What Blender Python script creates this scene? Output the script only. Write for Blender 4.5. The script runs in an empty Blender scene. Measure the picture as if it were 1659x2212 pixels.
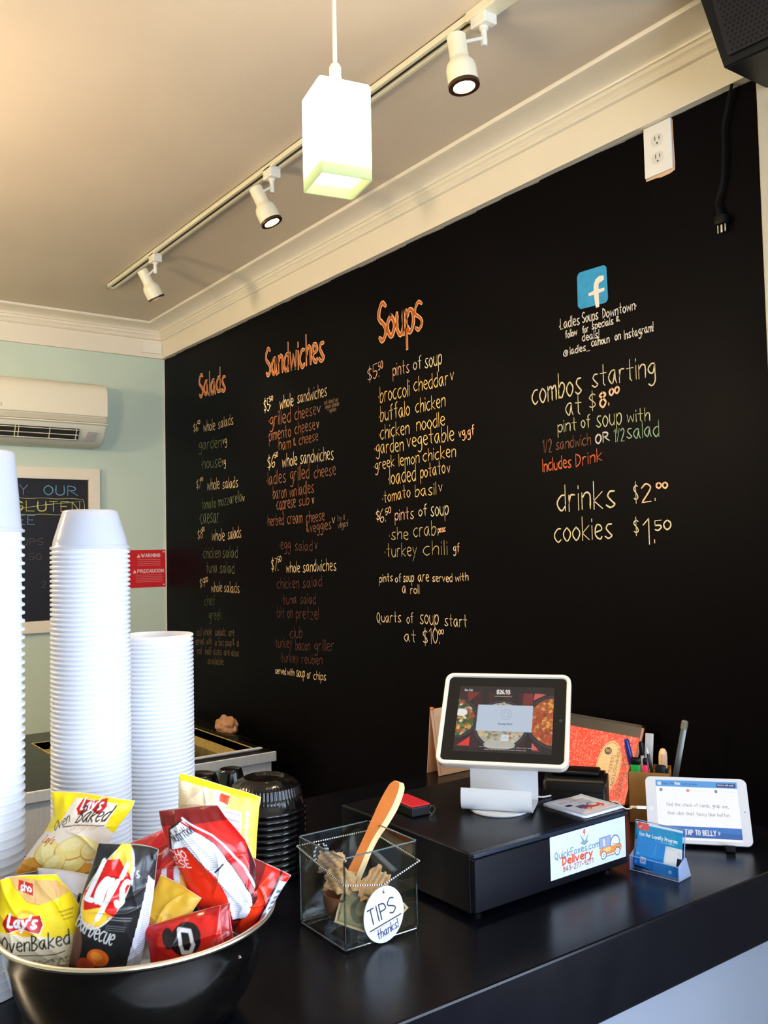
import bpy, bmesh, math, random
import numpy as np
from mathutils import Vector, Matrix, Euler

random.seed(7)
rng = np.random.default_rng(7)
scene = bpy.context.scene
COL = scene.collection
PI = math.pi

# ------------------------------------------------------------------ camera
F_PX, YAW, PITCH, ROLL = 1935.95, 0.631382747, 0.0474149848, -0.0213251145
CAM = Vector((0, 0, 1.65))
_fw = Vector((math.sin(YAW)*math.cos(PITCH), math.cos(YAW)*math.cos(PITCH), math.sin(PITCH)))
_r0 = Vector((math.cos(YAW), -math.sin(YAW), 0)); _u0 = _r0.cross(_fw)
_rt = math.cos(ROLL)*_r0 + math.sin(ROLL)*_u0
_up = -math.sin(ROLL)*_r0 + math.cos(ROLL)*_u0
cam_d = bpy.data.cameras.new('camera'); cam = bpy.data.objects.new('camera', cam_d); COL.objects.link(cam)
cam_d.sensor_fit = 'VERTICAL'; cam_d.sensor_height = 36; cam_d.sensor_width = 27
cam_d.lens = F_PX/2212*36; cam_d.clip_start = 0.05
cam.matrix_world = Matrix(((_rt.x, _up.x, -_fw.x, 0), (_rt.y, _up.y, -_fw.y, 0), (_rt.z, _up.z, -_fw.z, CAM.z), (0, 0, 0, 1)))
scene.camera = cam

def ray(px, py): return _fw + _rt*((px-829.5)/F_PX) - _up*((py-1106)/F_PX)
def on(px, py, ax, v):
    """point where the sight line of a photo pixel meets the plane axis=v of the room"""
    d = ray(px, py); return CAM + d*((v-CAM[ax])/d[ax])

# ------------------------------------------------------------------ world, daylight, exposure
w = bpy.data.worlds.new('world'); scene.world = w; w.use_nodes = True
w.node_tree.nodes['Background'].inputs[0].default_value = (.55, .7, 1, 1)
w.node_tree.nodes['Background'].inputs[1].default_value = .6
def area(name, loc, tgt, sx, sy, power, col):
    l = bpy.data.lights.new(name, 'AREA'); l.shape = 'RECTANGLE'; l.size = sx; l.size_y = sy; l.energy = power; l.color = col
    o = bpy.data.objects.new(name, l); COL.objects.link(o); o.location = loc
    o.rotation_euler = (Vector(tgt)-Vector(loc)).to_track_quat('-Z', 'Y').to_euler(); return o
area('daylight_front', (0.3, -2.5, 1.5), (0.3, 0, 1.35), 2.6, 1.9, 115, (.72, .84, 1))
area('daylight_side', (2.05, -0.75, 1.45), (0, -0.2, 1.3), 1.5, 1.8, 75, (.72, .84, 1))
scene.view_settings.view_transform = 'Standard'; scene.view_settings.look = 'None'
scene.view_settings.gamma = 1; scene.view_settings.use_curve_mapping = False
scene.view_settings.exposure = 0.8

# ------------------------------------------------------------------ materials
def lin(c):
    c = np.asarray(c, float)/255.
    return np.where(c <= .04045, c/12.92, ((c+.055)/1.055)**2.4)
MATS = {}
def mat(name, rgb=None, rough=.5, metal=0, spec=.5, noise=0, nscale=20, bump=0, bscale=60, emit=None, estr=0,
        trans=0, ior=1.45, coat=0, attr=False, stretch=(1, 1, 1), alpha=None, sss=0):
    if name in MATS: return MATS[name]
    m = bpy.data.materials.new(name); m.use_nodes = True; MATS[name] = m
    nt = m.node_tree; b = nt.nodes['Principled BSDF']; L = nt.links
    col = tuple(lin(rgb)) + (1,) if rgb is not None else (1, 1, 1, 1)
    b.inputs['Base Color'].default_value = col
    b.inputs['Roughness'].default_value = rough; b.inputs['Metallic'].default_value = metal
    b.inputs['Specular IOR Level'].default_value = spec; b.inputs['IOR'].default_value = ior
    b.inputs['Transmission Weight'].default_value = trans; b.inputs['Coat Weight'].default_value = coat
    if sss: b.inputs['Subsurface Weight'].default_value = sss; b.inputs['Subsurface Radius'].default_value = (.02, .02, .02); b.inputs['Subsurface Scale'].default_value = 1
    if alpha is not None: b.inputs['Alpha'].default_value = alpha
    src = None
    if attr:
        a = nt.nodes.new('ShaderNodeVertexColor'); a.layer_name = 'Col'; src = a.outputs['Color']; L.new(src, b.inputs['Base Color'])
        if emit is not None:
            L.new(src, b.inputs['Emission Color']); b.inputs['Emission Strength'].default_value = estr
            L.remove(b.inputs['Base Color'].links[0]); b.inputs['Base Color'].default_value = (.012, .012, .014, 1)
    elif emit is not None:
        b.inputs['Emission Color'].default_value = tuple(lin(emit)) + (1,); b.inputs['Emission Strength'].default_value = estr
    if noise or bump:
        tc = nt.nodes.new('ShaderNodeTexCoord'); mp = nt.nodes.new('ShaderNodeMapping'); mp.inputs['Scale'].default_value = stretch
        L.new(tc.outputs['Object'], mp.inputs[0])
    if noise:
        n = nt.nodes.new('ShaderNodeTexNoise'); n.inputs['Scale'].default_value = nscale; n.inputs['Detail'].default_value = 6
        L.new(mp.outputs[0], n.inputs['Vector'])
        mr = nt.nodes.new('ShaderNodeMapRange'); mr.inputs[1].default_value = .3; mr.inputs[2].default_value = .7
        mr.inputs[3].default_value = 1-noise; mr.inputs[4].default_value = 1+noise; L.new(n.outputs[0], mr.inputs[0])
        mx = nt.nodes.new('ShaderNodeVectorMath'); mx.operation = 'SCALE'
        if src is not None: L.new(src, mx.inputs[0])
        else: mx.inputs[0].default_value = col[:3]
        L.new(mr.outputs[0], mx.inputs['Scale']); L.new(mx.outputs[0], b.inputs['Base Color'])
        rr = nt.nodes.new('ShaderNodeMapRange'); rr.inputs[3].default_value = max(0, rough-.06); rr.inputs[4].default_value = min(1, rough+.06)
        L.new(n.outputs[0], rr.inputs[0]); L.new(rr.outputs[0], b.inputs['Roughness'])
    if bump:
        n2 = nt.nodes.new('ShaderNodeTexNoise'); n2.inputs['Scale'].default_value = bscale; n2.inputs['Detail'].default_value = 4
        L.new(mp.outputs[0], n2.inputs['Vector'])
        bp = nt.nodes.new('ShaderNodeBump'); bp.inputs['Strength'].default_value = bump; bp.inputs['Distance'].default_value = .002
        L.new(n2.outputs[0], bp.inputs['Height']); L.new(bp.outputs[0], b.inputs['Normal'])
    return m
def glass(name, tint, refl=.9, base=0.03, ior=1.5):
    if name in MATS: return MATS[name]
    m = bpy.data.materials.new(name); m.use_nodes = True; MATS[name] = m; nt = m.node_tree; nt.nodes.clear(); L = nt.links
    out = nt.nodes.new('ShaderNodeOutputMaterial'); t = nt.nodes.new('ShaderNodeBsdfTransparent'); g = nt.nodes.new('ShaderNodeBsdfGlossy')
    t.inputs[0].default_value = tuple(tint)+(1,); g.inputs['Roughness'].default_value = .02; g.inputs[0].default_value = (refl, refl, refl, 1)
    # Schlick reflectance from the unsigned viewing angle, the same from both sides of the pane
    ge = nt.nodes.new('ShaderNodeNewGeometry'); dt = nt.nodes.new('ShaderNodeVectorMath'); dt.operation = 'DOT_PRODUCT'; L.new(ge.outputs['Incoming'], dt.inputs[0]); L.new(ge.outputs['Normal'], dt.inputs[1])
    def mth(op, a, b_=None):
        q = nt.nodes.new('ShaderNodeMath'); q.operation = op
        for k, v in enumerate((a, b_)):
            if v is None: continue
            if isinstance(v, (int, float)): q.inputs[k].default_value = v
            else: L.new(v, q.inputs[k])
        return q.outputs[0]
    sc = mth('POWER', mth('SUBTRACT', 1.0, mth('ABSOLUTE', dt.outputs['Value'])), 5.0); F0 = ((ior-1)/(ior+1))**2+base
    ad = mth('MULTIPLY_ADD', sc, 1-F0); ad.node.inputs[2].default_value = F0; ad = ad.node
    mx = nt.nodes.new('ShaderNodeMixShader'); L.new(ad.outputs[0], mx.inputs[0]); L.new(t.outputs[0], mx.inputs[1]); L.new(g.outputs[0], mx.inputs[2])
    L.new(mx.outputs[0], out.inputs[0]); return m
def translucent(name, rgb, trl=.4, rough=.3, clear=0):
    if name in MATS: return MATS[name]
    m = bpy.data.materials.new(name); m.use_nodes = True; MATS[name] = m; nt = m.node_tree; L = nt.links
    b = nt.nodes['Principled BSDF']; out = nt.nodes['Material Output']; c = tuple(lin(rgb))+(1,)
    b.inputs['Base Color'].default_value = c; b.inputs['Roughness'].default_value = rough
    t = nt.nodes.new('ShaderNodeBsdfTranslucent'); t.inputs[0].default_value = c
    mx = nt.nodes.new('ShaderNodeMixShader'); mx.inputs[0].default_value = trl
    L.new(b.outputs[0], mx.inputs[1]); L.new(t.outputs[0], mx.inputs[2])
    if clear:
        tp = nt.nodes.new('ShaderNodeBsdfTransparent'); m2 = nt.nodes.new('ShaderNodeMixShader'); m2.inputs[0].default_value = clear
        L.new(mx.outputs[0], m2.inputs[1]); L.new(tp.outputs[0], m2.inputs[2]); L.new(m2.outputs[0], out.inputs[0])
    else: L.new(mx.outputs[0], out.inputs[0])
    return m

# ------------------------------------------------------------------ mesh helpers
def BM(): return bmesh.new()
def link(name, me, m, parent=None, smooth=False):
    o = bpy.data.objects.new(name, me); COL.objects.link(o)
    if m is not None and not len(me.materials): me.materials.append(m)
    if parent is not None: o.parent = parent
    if smooth:
        me.shade_smooth()
        try: me.set_sharp_from_angle(angle=math.radians(38))
        except Exception: pass
    return o
def obj(name, bm, m, parent=None, smooth=False):
    me = bpy.data.meshes.new(name); bmesh.ops.recalc_face_normals(bm, faces=bm.faces); bm.to_mesh(me); bm.free()
    return link(name, me, m, parent, smooth)
def tag(o, label, cat, group=None, kind=None):
    o['label'] = label; o['category'] = cat
    if group: o['group'] = group
    if kind: o['kind'] = kind
    return o
def thing(name, label, cat, loc=(0, 0, 0), rot=(0, 0, 0), group=None):
    o = bpy.data.objects.new(name, None); COL.objects.link(o); o.location = loc; o.rotation_euler = rot; o.empty_display_size = .05
    return tag(o, label, cat, group)
def struct(name, bm, m, parent=None, smooth=False):
    o = obj(name, bm, m, parent, smooth)
    if parent is None: o['kind'] = 'structure'
    return o
def box(bm, lo, hi, bev=0, seg=2, M=None):
    lo = Vector(lo); hi = Vector(hi); c = (lo+hi)/2; s = hi-lo
    r = bmesh.ops.create_cube(bm, size=1, matrix=Matrix.Translation(c) @ Matrix.Diagonal((s.x, s.y, s.z, 1)))
    if bev:
        vs = r['verts']; es = list({e for v in vs for e in v.link_edges})
        q = bmesh.ops.bevel(bm, geom=es, offset=bev, segments=seg, affect='EDGES', profile=.5); vs = [v for v in q['verts']]
        vs = list({v for f in q['faces'] for v in f.verts} | {v for v in vs if v.is_valid})
    else: vs = r['verts']
    if M is not None: bmesh.ops.transform(bm, matrix=M, verts=[v for v in vs if v.is_valid])
    return bm
def lathe(bm, prof, seg=48, M=None, cap=False):
    rings = []
    for r, z in prof:
        if r < 1e-6: rings.append([bm.verts.new((0, 0, z))])
        else: rings.append([bm.verts.new((r*math.cos(2*PI*k/seg), r*math.sin(2*PI*k/seg), z)) for k in range(seg)])
    for a, b in zip(rings, rings[1:]):
        for k in range(seg):
            k2 = (k+1) % seg
            if len(a) == 1 and len(b) == 1: continue
            if len(a) == 1: bm.faces.new((a[0], b[k], b[k2]))
            elif len(b) == 1: bm.faces.new((a[k], a[k2], b[0]))
            else: bm.faces.new((a[k], a[k2], b[k2], b[k]))
    if M is not None: bmesh.ops.transform(bm, matrix=M, verts=[v for r in rings for v in r])
    return bm
def tube(bm, pts, r, seg=10, caps=True):
    pts = [Vector(p) for p in pts]; rs = r if isinstance(r, (list, tuple)) else [r]*len(pts)
    rings = []; n = None
    for i, p in enumerate(pts):
        t = (pts[min(i+1, len(pts)-1)]-pts[max(i-1, 0)]).normalized()
        if n is None: n = t.orthogonal().normalized()
        n = (n-t*n.dot(t)).normalized(); b = t.cross(n)
        rings.append([bm.verts.new(p+(n*math.cos(2*PI*k/seg)+b*math.sin(2*PI*k/seg))*rs[i]) for k in range(seg)])
    for a, c in zip(rings, rings[1:]):
        for k in range(seg): bm.faces.new((a[k], a[(k+1) % seg], c[(k+1) % seg], c[k]))
    if caps: bm.faces.new(rings[0]); bm.faces.new(rings[-1])
    return bm
def prism(bm, poly, vec, M=None):
    """polygon (3D points) extruded by vec"""
    a = [bm.verts.new(p) for p in poly]; b = [bm.verts.new(Vector(p)+Vector(vec)) for p in poly]
    n = len(a); bm.faces.new(a); bm.faces.new(b[::-1])
    for i in range(n): bm.faces.new((a[i], a[(i+1) % n], b[(i+1) % n], b[i]))
    if M is not None: bmesh.ops.transform(bm, matrix=M, verts=a+b)
    return bm
def rrect(w, h, r, n=5):
    out = []
    for cx, cy, a0 in ((w/2-r, h/2-r, 0), (-w/2+r, h/2-r, 90), (-w/2+r, -h/2+r, 180), (w/2-r, -h/2+r, 270)):
        for k in range(n+1):
            a = math.radians(a0+90*k/n); out.append((cx+r*math.cos(a), cy+r*math.sin(a)))
    return out
def smooth_path(pts, n=6):
    P = [np.array(p, float) for p in pts]
    if len(P) < 3: return P
    P = [2*P[0]-P[1]]+P+[2*P[-1]-P[-2]]; out = []
    for i in range(1, len(P)-2):
        for k in range(n):
            t = k/n; a, b, c, d = P[i-1:i+3]
            out.append(.5*((2*b)+(-a+c)*t+(2*a-5*b+4*c-d)*t*t+(-a+3*b-3*c+d)*t**3))
    out.append(P[-2]); return out

# ------------------------------------------------------------------ pen-stroke alphabet (y: 0 baseline, 6 x-height, A ascender)
G = {
'a': "~46 26 04 02 20 32 46|46 42 50", 'b': "0A 00|~04 26 45 43 20 01", 'c': "~46 26 04 02 20 41", 'd': "~46 26 04 02 20 42|4A 40",
'e': "~03 44 36 16 03 11 30 41", 'f': "~4A 29 27 20|06 46", 'g': "~46 26 04 12 32 46|~46 43 4x 2z 0y", 'h': "0A 00|~03 26 45 40",
'i': "06 00|08 09", 'j': "~26 2x 0z|28 29", 'k': "0A 00|46 03 40", 'l': "0A 00", 'm': "06 00|~04 26 34 30|~34 56 64 60", 'n': "06 00|~04 26 45 40",
'o': "~26 04 02 20 42 44 26", 'p': "06 0z|~04 26 45 42 20 02", 'q': "~46 26 04 12 32 46|46 4z", 'r': "06 00|~03 16 36", 's': "~46 26 15 14 32 41 20 01",
't': "2A 21 30|06 46", 'u': "~06 02 20 42 46|46 40", 'v': "06 20 46", 'w': "06 10 35 50 66", 'x': "06 40|46 00", 'y': "06 21|46 0z", 'z': "06 46 00 40",
'A': "00 2A 40|14 34", 'B': "0A 00|~0A 39 37 15 05|~05 34 42 20 00", 'C': "~48 2A 07 03 20 42", 'D': "0A 00|~0A 38 45 32 00", 'E': "4A 0A 00 40|05 35",
'F': "4A 0A 00|05 35", 'G': "~48 2A 07 03 20 42 45|45 25", 'H': "0A 00|4A 40|05 45", 'I': "0A 00", 'J': "~4A 42 20 02", 'K': "0A 00|4A 04 40",
'L': "0A 00 40", 'M': "00 0A 34 6A 60", 'N': "00 0A 40 4A", 'O': "~2A 07 03 20 43 47 2A", 'P': "0A 00|~0A 39 46 35 05", 'Q': "~2A 07 03 20 43 47 2A|22 5x",
'R': "0A 00|~0A 39 47 35 05|15 50", 'S': "~49 2A 08 06 34 42 20 01", 'T': "0A 4A|2A 20", 'U': "~0A 02 20 42 4A", 'V': "0A 20 4A", 'W': "0A 20 38 50 7A",
'X': "0A 40|4A 00", 'Y': "0A 25 4A|25 20", 'Z': "0A 4A 00 40",
'0': "~2A 07 03 20 43 47 2A", '1': "08 2A 20", '2': "~08 2A 48 35 00|00 40", '3': "~09 2A 38 15|~15 43 20 01", '4': "3A 03 53|3A 30", '5': "4A 0A 05|~05 35 43 20 01",
'6': "~3A 06 02 20 42 34 03", '7': "0A 4A 10", '8': "~2A 08 26 43 20 03 26 48 2A", '9': "~47 25 07 2A 47 30", '$': "~48 29 07 34 42 21 02|2B 2w",
'&': "~40 07 1A 28 04 11 33", '@': "~45 25 23 43 46 28 05 02 20 41", '_': "0w 5w", '!': "0A 03|01 00", '/': "00 3A", '.': "01 00", ',': "11 0x", '-': "04 34", "'": "1A 07",
'>': "08 35 02", ' ': "", '·': "04 03",
}
YV = {c: i for i, c in enumerate('0123456789AB')}; YV.update(w=-1, x=-2, y=-3, z=-4)
def layout(s, jit=0, n=4):
    """pen strokes of a word; ascender height 1, returns (strokes, width)"""
    out = []; x = 0
    for ch in s:
        if ch == ' ': x += .36; continue
        g = G.get(ch, G['o']); mx = 0
        jy = random.uniform(-jit, jit); js = 1+random.uniform(-jit, jit)
        for st in g.split('|'):
            sm = st.startswith('~'); P = [(int(q[0])*.085, YV[q[1]]*.1) for q in st.replace('~', '').split()]
            mx = max(mx, max(p[0] for p in P))
            if sm: P = smooth_path(P, n)
            out.append([(x+p[0], p[1]*js+jy) for p in P])
        x += mx+(.16 if mx > .1 else .15)
    return out, max(x-.15, .05)

class Cv:
    """small painting surface: every sample becomes a vertex colour of a mesh grid"""
    def __init__(s, W, H, dpu, bg):
        s.W, s.H = W, H; s.nx = int(W*dpu)+1; s.ny = int(H*dpu)+1; s.px = 1/dpu
        s.X, s.Y = np.meshgrid(np.linspace(0, W, s.nx), np.linspace(0, H, s.ny)); s.c = np.ones((s.ny, s.nx, 3))*lin(bg)
    def _b(s, m, col, a=1):
        m = np.clip(m, 0, 1)*a; s.c = s.c*(1-m[..., None])+np.asarray(lin(col))*m[..., None]
    def sd(s, d, col, a=1): s._b(.5-d/s.px, col, a)
    def rect(s, x0, y0, x1, y1, col, r=0, a=1):
        qx = np.abs(s.X-(x0+x1)/2)-(x1-x0)/2+r; qy = np.abs(s.Y-(y0+y1)/2)-(y1-y0)/2+r
        s.sd(np.hypot(np.maximum(qx, 0), np.maximum(qy, 0))+np.minimum(np.maximum(qx, qy), 0)-r, col, a)
    def ell(s, cx, cy, rx, ry, col, ang=0, a=1, ring=0):
        c, q = math.cos(math.radians(ang)), math.sin(math.radians(ang)); dx = s.X-cx; dy = s.Y-cy
        u = (dx*c+dy*q)/rx; v = (-dx*q+dy*c)/ry; d = (np.hypot(u, v)-1)*min(rx, ry)
        s.sd(np.abs(d)-ring if ring else d, col, a)
    def poly(s, P, col, a=1):
        ins = np.zeros(s.X.shape, bool); n = len(P)
        for i in range(n):
            (x1, y1), (x2, y2) = P[i], P[(i+1) % n]
            if y1 == y2: continue
            k = ((y1 > s.Y) != (y2 > s.Y)) & (s.X < (x2-x1)*(s.Y-y1)/(y2-y1)+x1); ins ^= k
        s._b(ins.astype(float), col, a)
    def line(s, P, w, col, a=1):
        P = [(float(p[0]), float(p[1])) for p in P]
        x0 = min(p[0] for p in P)-w-s.px; x1 = max(p[0] for p in P)+w+s.px; y0 = min(p[1] for p in P)-w-s.px; y1 = max(p[1] for p in P)+w+s.px
        i0, i1 = max(0, int(x0/s.px)), min(s.nx, int(x1/s.px)+2); j0, j1 = max(0, int(y0/s.px)), min(s.ny, int(y1/s.px)+2)
        if i0 >= i1 or j0 >= j1: return
        X = s.X[j0:j1, i0:i1]; Y = s.Y[j0:j1, i0:i1]; D = np.full(X.shape, 1e9)
        for (ax, ay), (bx, by) in zip(P, P[1:]):
            dx, dy = bx-ax, by-ay; L = dx*dx+dy*dy+1e-12; t = np.clip(((X-ax)*dx+(Y-ay)*dy)/L, 0, 1)
            D = np.minimum(D, np.hypot(X-ax-t*dx, Y-ay-t*dy))
        m = (np.clip(.5-(D-w/2)/s.px, 0, 1)*min(1, w/s.px*1.3)*a)[..., None]
        s.c[j0:j1, i0:i1] = s.c[j0:j1, i0:i1]*(1-m)+np.asarray(lin(col))*m
    def text(s, t, x, y, h, col, w=.1, W=None, ang=0, slant=0, a=1):
        st, tw = layout(t); k = h; kx = (W/tw) if W else h; c, q = math.cos(math.radians(ang)), math.sin(math.radians(ang))
        for P in st:
            R = [((p[0]*kx+p[1]*k*slant), p[1]*k) for p in P]; s.line([(x+u*c-v*q, y+u*q+v*c) for u, v in R], w*h, col, a)
    def scribble(s, x0, y0, x1, y1, rows, col, w=.006, a=.8):
        for i in range(rows):
            y = y1-(i+.5)*(y1-y0)/rows; x = x0
            while x < x1:
                l = random.uniform(.02, .07)*(x1-x0)*2; s.line([(x, y), (min(x+l, x1), y)], w, col, a); x += l+(x1-x0)*.025
    def mesh(s, name, fn, smooth=True):
        """fn maps (X,Y) arrays to three coordinate arrays"""
        x, y, z = fn(s.X, s.Y); co = np.stack([x+0*s.X, y+0*s.X, z+0*s.X], -1).reshape(-1, 3)
        i = np.arange(s.ny*s.nx).reshape(s.ny, s.nx)
        f = np.stack([i[:-1, :-1], i[:-1, 1:], i[1:, 1:], i[1:, :-1]], -1).reshape(-1, 4)
        return grid_mesh(name, co, f, s.c.reshape(-1, 3), smooth)
def grid_mesh(name, co, f, colr=None, smooth=True):
    me = bpy.data.meshes.new(name); nf = len(f); me.vertices.add(len(co)); me.vertices.foreach_set('co', co.astype(np.float32).ravel())
    me.loops.add(nf*4); me.loops.foreach_set('vertex_index', f.astype(np.int32).ravel())
    me.polygons.add(nf); me.polygons.foreach_set('loop_start', np.arange(0, nf*4, 4, dtype=np.int32))
    me.update(calc_edges=True)
    if colr is not None:
        a = me.color_attributes.new('Col', 'FLOAT_COLOR', 'POINT'); c4 = np.ones((len(co), 4), np.float32); c4[:, :3] = colr; a.data.foreach_set('color', c4.ravel())
    if smooth: me.shade_smooth()
    return me

# flat ribbons of paint or chalk on the menu wall plane (faces -X)
def ribbon(bm, P, w, x):
    P = [np.array(p, float) for p in P]; n = len(P)
    if n < 2: return
    for i in range(1, n-1):
        a, b_ = P[i]-P[i-1], P[i+1]-P[i]; cs = a@b_/(np.linalg.norm(a)*np.linalg.norm(b_)+1e-12)
        if cs < .5: ribbon(bm, P[:i+1], w, x); ribbon(bm, P[i:], w, x); return
    d = [P[min(i+1, n-1)]-P[max(i-1, 0)] for i in range(n)]
    d = [q/(np.linalg.norm(q)+1e-9) for q in d]
    P[0] = P[0]-d[0]*w*.35; P[-1] = P[-1]+d[-1]*w*.35
    L = []; R = []
    for i in range(n):
        nn = np.array([-d[i][1], d[i][0]]); ww = w/2*(random.uniform(.85, 1.12)); e = .6 if i in (0, n-1) else 1
        L.append(bm.verts.new((x, P[i][0]+nn[0]*ww*e, P[i][1]+nn[1]*ww*e))); R.append(bm.verts.new((x, P[i][0]-nn[0]*ww*e, P[i][1]-nn[1]*ww*e)))
    for i in range(n-1): bm.faces.new((L[i], L[i+1], R[i+1], R[i]))
    # short lip so that the paint has thickness
    return

WX = 1.8
def wall_word(bm, s, x0, y0, x1, y1, asc, w=None, lift=.0010, bold=1):
    a = on(x0, y0, 0, WX); b = on(x1, y1, 0, WX); t = on(x0, y0-asc, 0, WX)
    H = t.z-a.z; st, tw = layout(s, .03); w = (w or max(.0028, .062*H))*bold
    dy, dz = b.y-a.y, b.z-a.z
    for P in st:
        ribbon(bm, [(a.y+dy*p[0]/tw - (0), a.z+dz*p[0]/tw+p[1]*H) for p in P], w, WX-lift)

# ================================================================== THE SETTING
CEIL = 2.83; YB = 4.35; ZB = 2.675     # ceiling height, green wall, underside of the white frieze
m_ceil = mat('ceiling_paint', (224, 206, 180), .8, noise=.03, nscale=3, bump=.15, bscale=120)
m_black = mat('menu_wall_paint', (6, 4, 6), .45, spec=.045, noise=.12, nscale=4, bump=.08, bscale=90)
m_green = mat('mint_paint', (200, 214, 192), .6, noise=.02, nscale=5, bump=.1, bscale=80)
m_trim = mat('cream_gloss_paint', (236, 224, 200), .35, noise=.015, nscale=8)
m_cream = mat('cream_wall_paint', (232, 222, 200), .55, noise=.02, nscale=6)
m_floor = mat('floor_tile', (48, 45, 46), .5, noise=.1, nscale=6)
struct('floor', box(BM(), (-3.2, -2.3, -.1), (1.95, 4.5, 0)), m_floor)
struct('ceiling', box(BM(), (-3.2, -2.3, CEIL), (1.95, 4.5, CEIL+.1)), m_ceil)
wall_r = struct('wall_right', box(BM(), (WX, 1.048, 0), (WX+.15, YB+.15, CEIL)), m_black)
struct('wall_back', box(BM(), (-3.2, YB, 0), (WX, YB+.15, CEIL)), m_green)
struct('wall_left', box(BM(), (-3.3, -2.3, 0), (-3.2, 4.5, CEIL)), m_green)
# street-side walls with window openings behind and beside the camera
b = BM(); box(b, (-3.2, -2.3, 0), (-1.05, -2.2, CEIL)); box(b, (1.65, -2.3, 0), (1.95, -2.2, CEIL)); box(b, (-1.05, -2.3, 0), (1.65, -2.2, .45)); box(b, (-1.05, -2.3, 2.5), (1.65, -2.2, CEIL))
struct('wall_front', b, mat('darkened_wall', (62, 54, 50), .6, noise=.1, nscale=6))  # unseen wall colour darkened to dim bowl reflections and ambient light
b = BM(); x0, x1 = WX, WX+.15
box(b, (x0, .1, 0), (x1, 1.048, CEIL)); box(b, (x0, -2.2, 0), (x1, -1.6, CEIL)); box(b, (x0, -1.6, 0), (x1, .1, .45)); box(b, (x0, -1.6, 2.45), (x1, .1, CEIL))
struct('wall_street', b, mat('shade_paint', (120, 114, 104), .6, noise=.03, nscale=6))
for nm, M0, wd, z0, z1 in (('window_1', Matrix.Translation((.3, -2.25, 0)), 2.7, .45, 2.5), ('window_2', Matrix.Translation((WX+.075, -.75, 0)) @ Matrix.Rotation(PI/2, 4, 'Z'), 1.7, .45, 2.45)):
    b = BM()
    for lo, hi in (((-wd/2, -.04, z0), (-wd/2+.06, .04, z1)), ((wd/2-.06, -.04, z0), (wd/2, .04, z1)), ((-wd/2, -.04, z0), (wd/2, .04, z0+.06)), ((-wd/2, -.04, z1-.06), (wd/2, .04, z1)), ((-.03, -.035, z0), (.03, .035, z1))): box(b, lo, hi, .004)
    bmesh.ops.transform(b, matrix=M0, verts=b.verts); wn = struct(nm, b, m_trim)
    b = BM(); box(b, (-wd/2+.05, -.003, z0+.05), (wd/2-.05, .003, z1-.05)); bmesh.ops.transform(b, matrix=M0, verts=b.verts); obj('pane', b, glass('window_glass', (.97, .98, 1), .5), wn)

# frieze and crown moulding, mitred in the corner
def moulding(name, prof, m, yend=-2.2, xend=-3.2):
    b = BM(); rows = []
    for off, z in prof: rows.append([b.verts.new((WX-off, yend, z)), b.verts.new((WX-off, YB-off, z)), b.verts.new((xend, YB-off, z))])
    for a, c in zip(rows, rows[1:]):
        for k in range(2): b.faces.new((a[k], a[k+1], c[k+1], c[k]))
    return struct(name, b, m, smooth=True)
moulding('trim_1', [(0, ZB), (.020, ZB), (.020, 2.764), (0, 2.764)], m_trim)
cove = [(.020, 2.764), (.030, 2.766), (.034, 2.772), (.030, 2.779), (.034, 2.783), (.041, 2.788), (.041, 2.797), (.047, 2.799)]
for k in range(9):
    a = k/8*PI/2; cove.append((.047+.068*(1-math.cos(a)), 2.799+.019*math.sin(a)))
cove += [(.122, 2.8185), (.128, 2.820), (.131, 2.824), (.131, CEIL)]
moulding('trim_2', cove, m_trim)
# dark caulk line where the frieze meets the black paint, ragged as brushed
b = BM(); y = 1.06
while y < YB-.03:
    l = random.uniform(.04, .14)
    if random.random() < .8:
        d = random.uniform(.002, .006); b.faces.new([b.verts.new(p) for p in ((WX-.0008, y, ZB-d), (WX-.0008, y+l, ZB-d*random.uniform(.3, 1)), (WX-.0008, y+l, ZB), (WX-.0008, y, ZB))])
    y += l
obj('paint_edge', b, mat('grey_primer', (120, 116, 110), .7), wall_r)
# white casing where the menu wall ends
struct('trim_3', box(BM(), (WX-.012, .93, 0), (WX, 1.046, ZB), .003), mat('casing_paint', (196, 188, 168), .4))
# thin white corner bead between mint and black
struct('trim_4', box(BM(), (WX-.006, YB-.004, .0), (WX-.0005, YB-.0005, ZB-.001)), m_cream)

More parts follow.
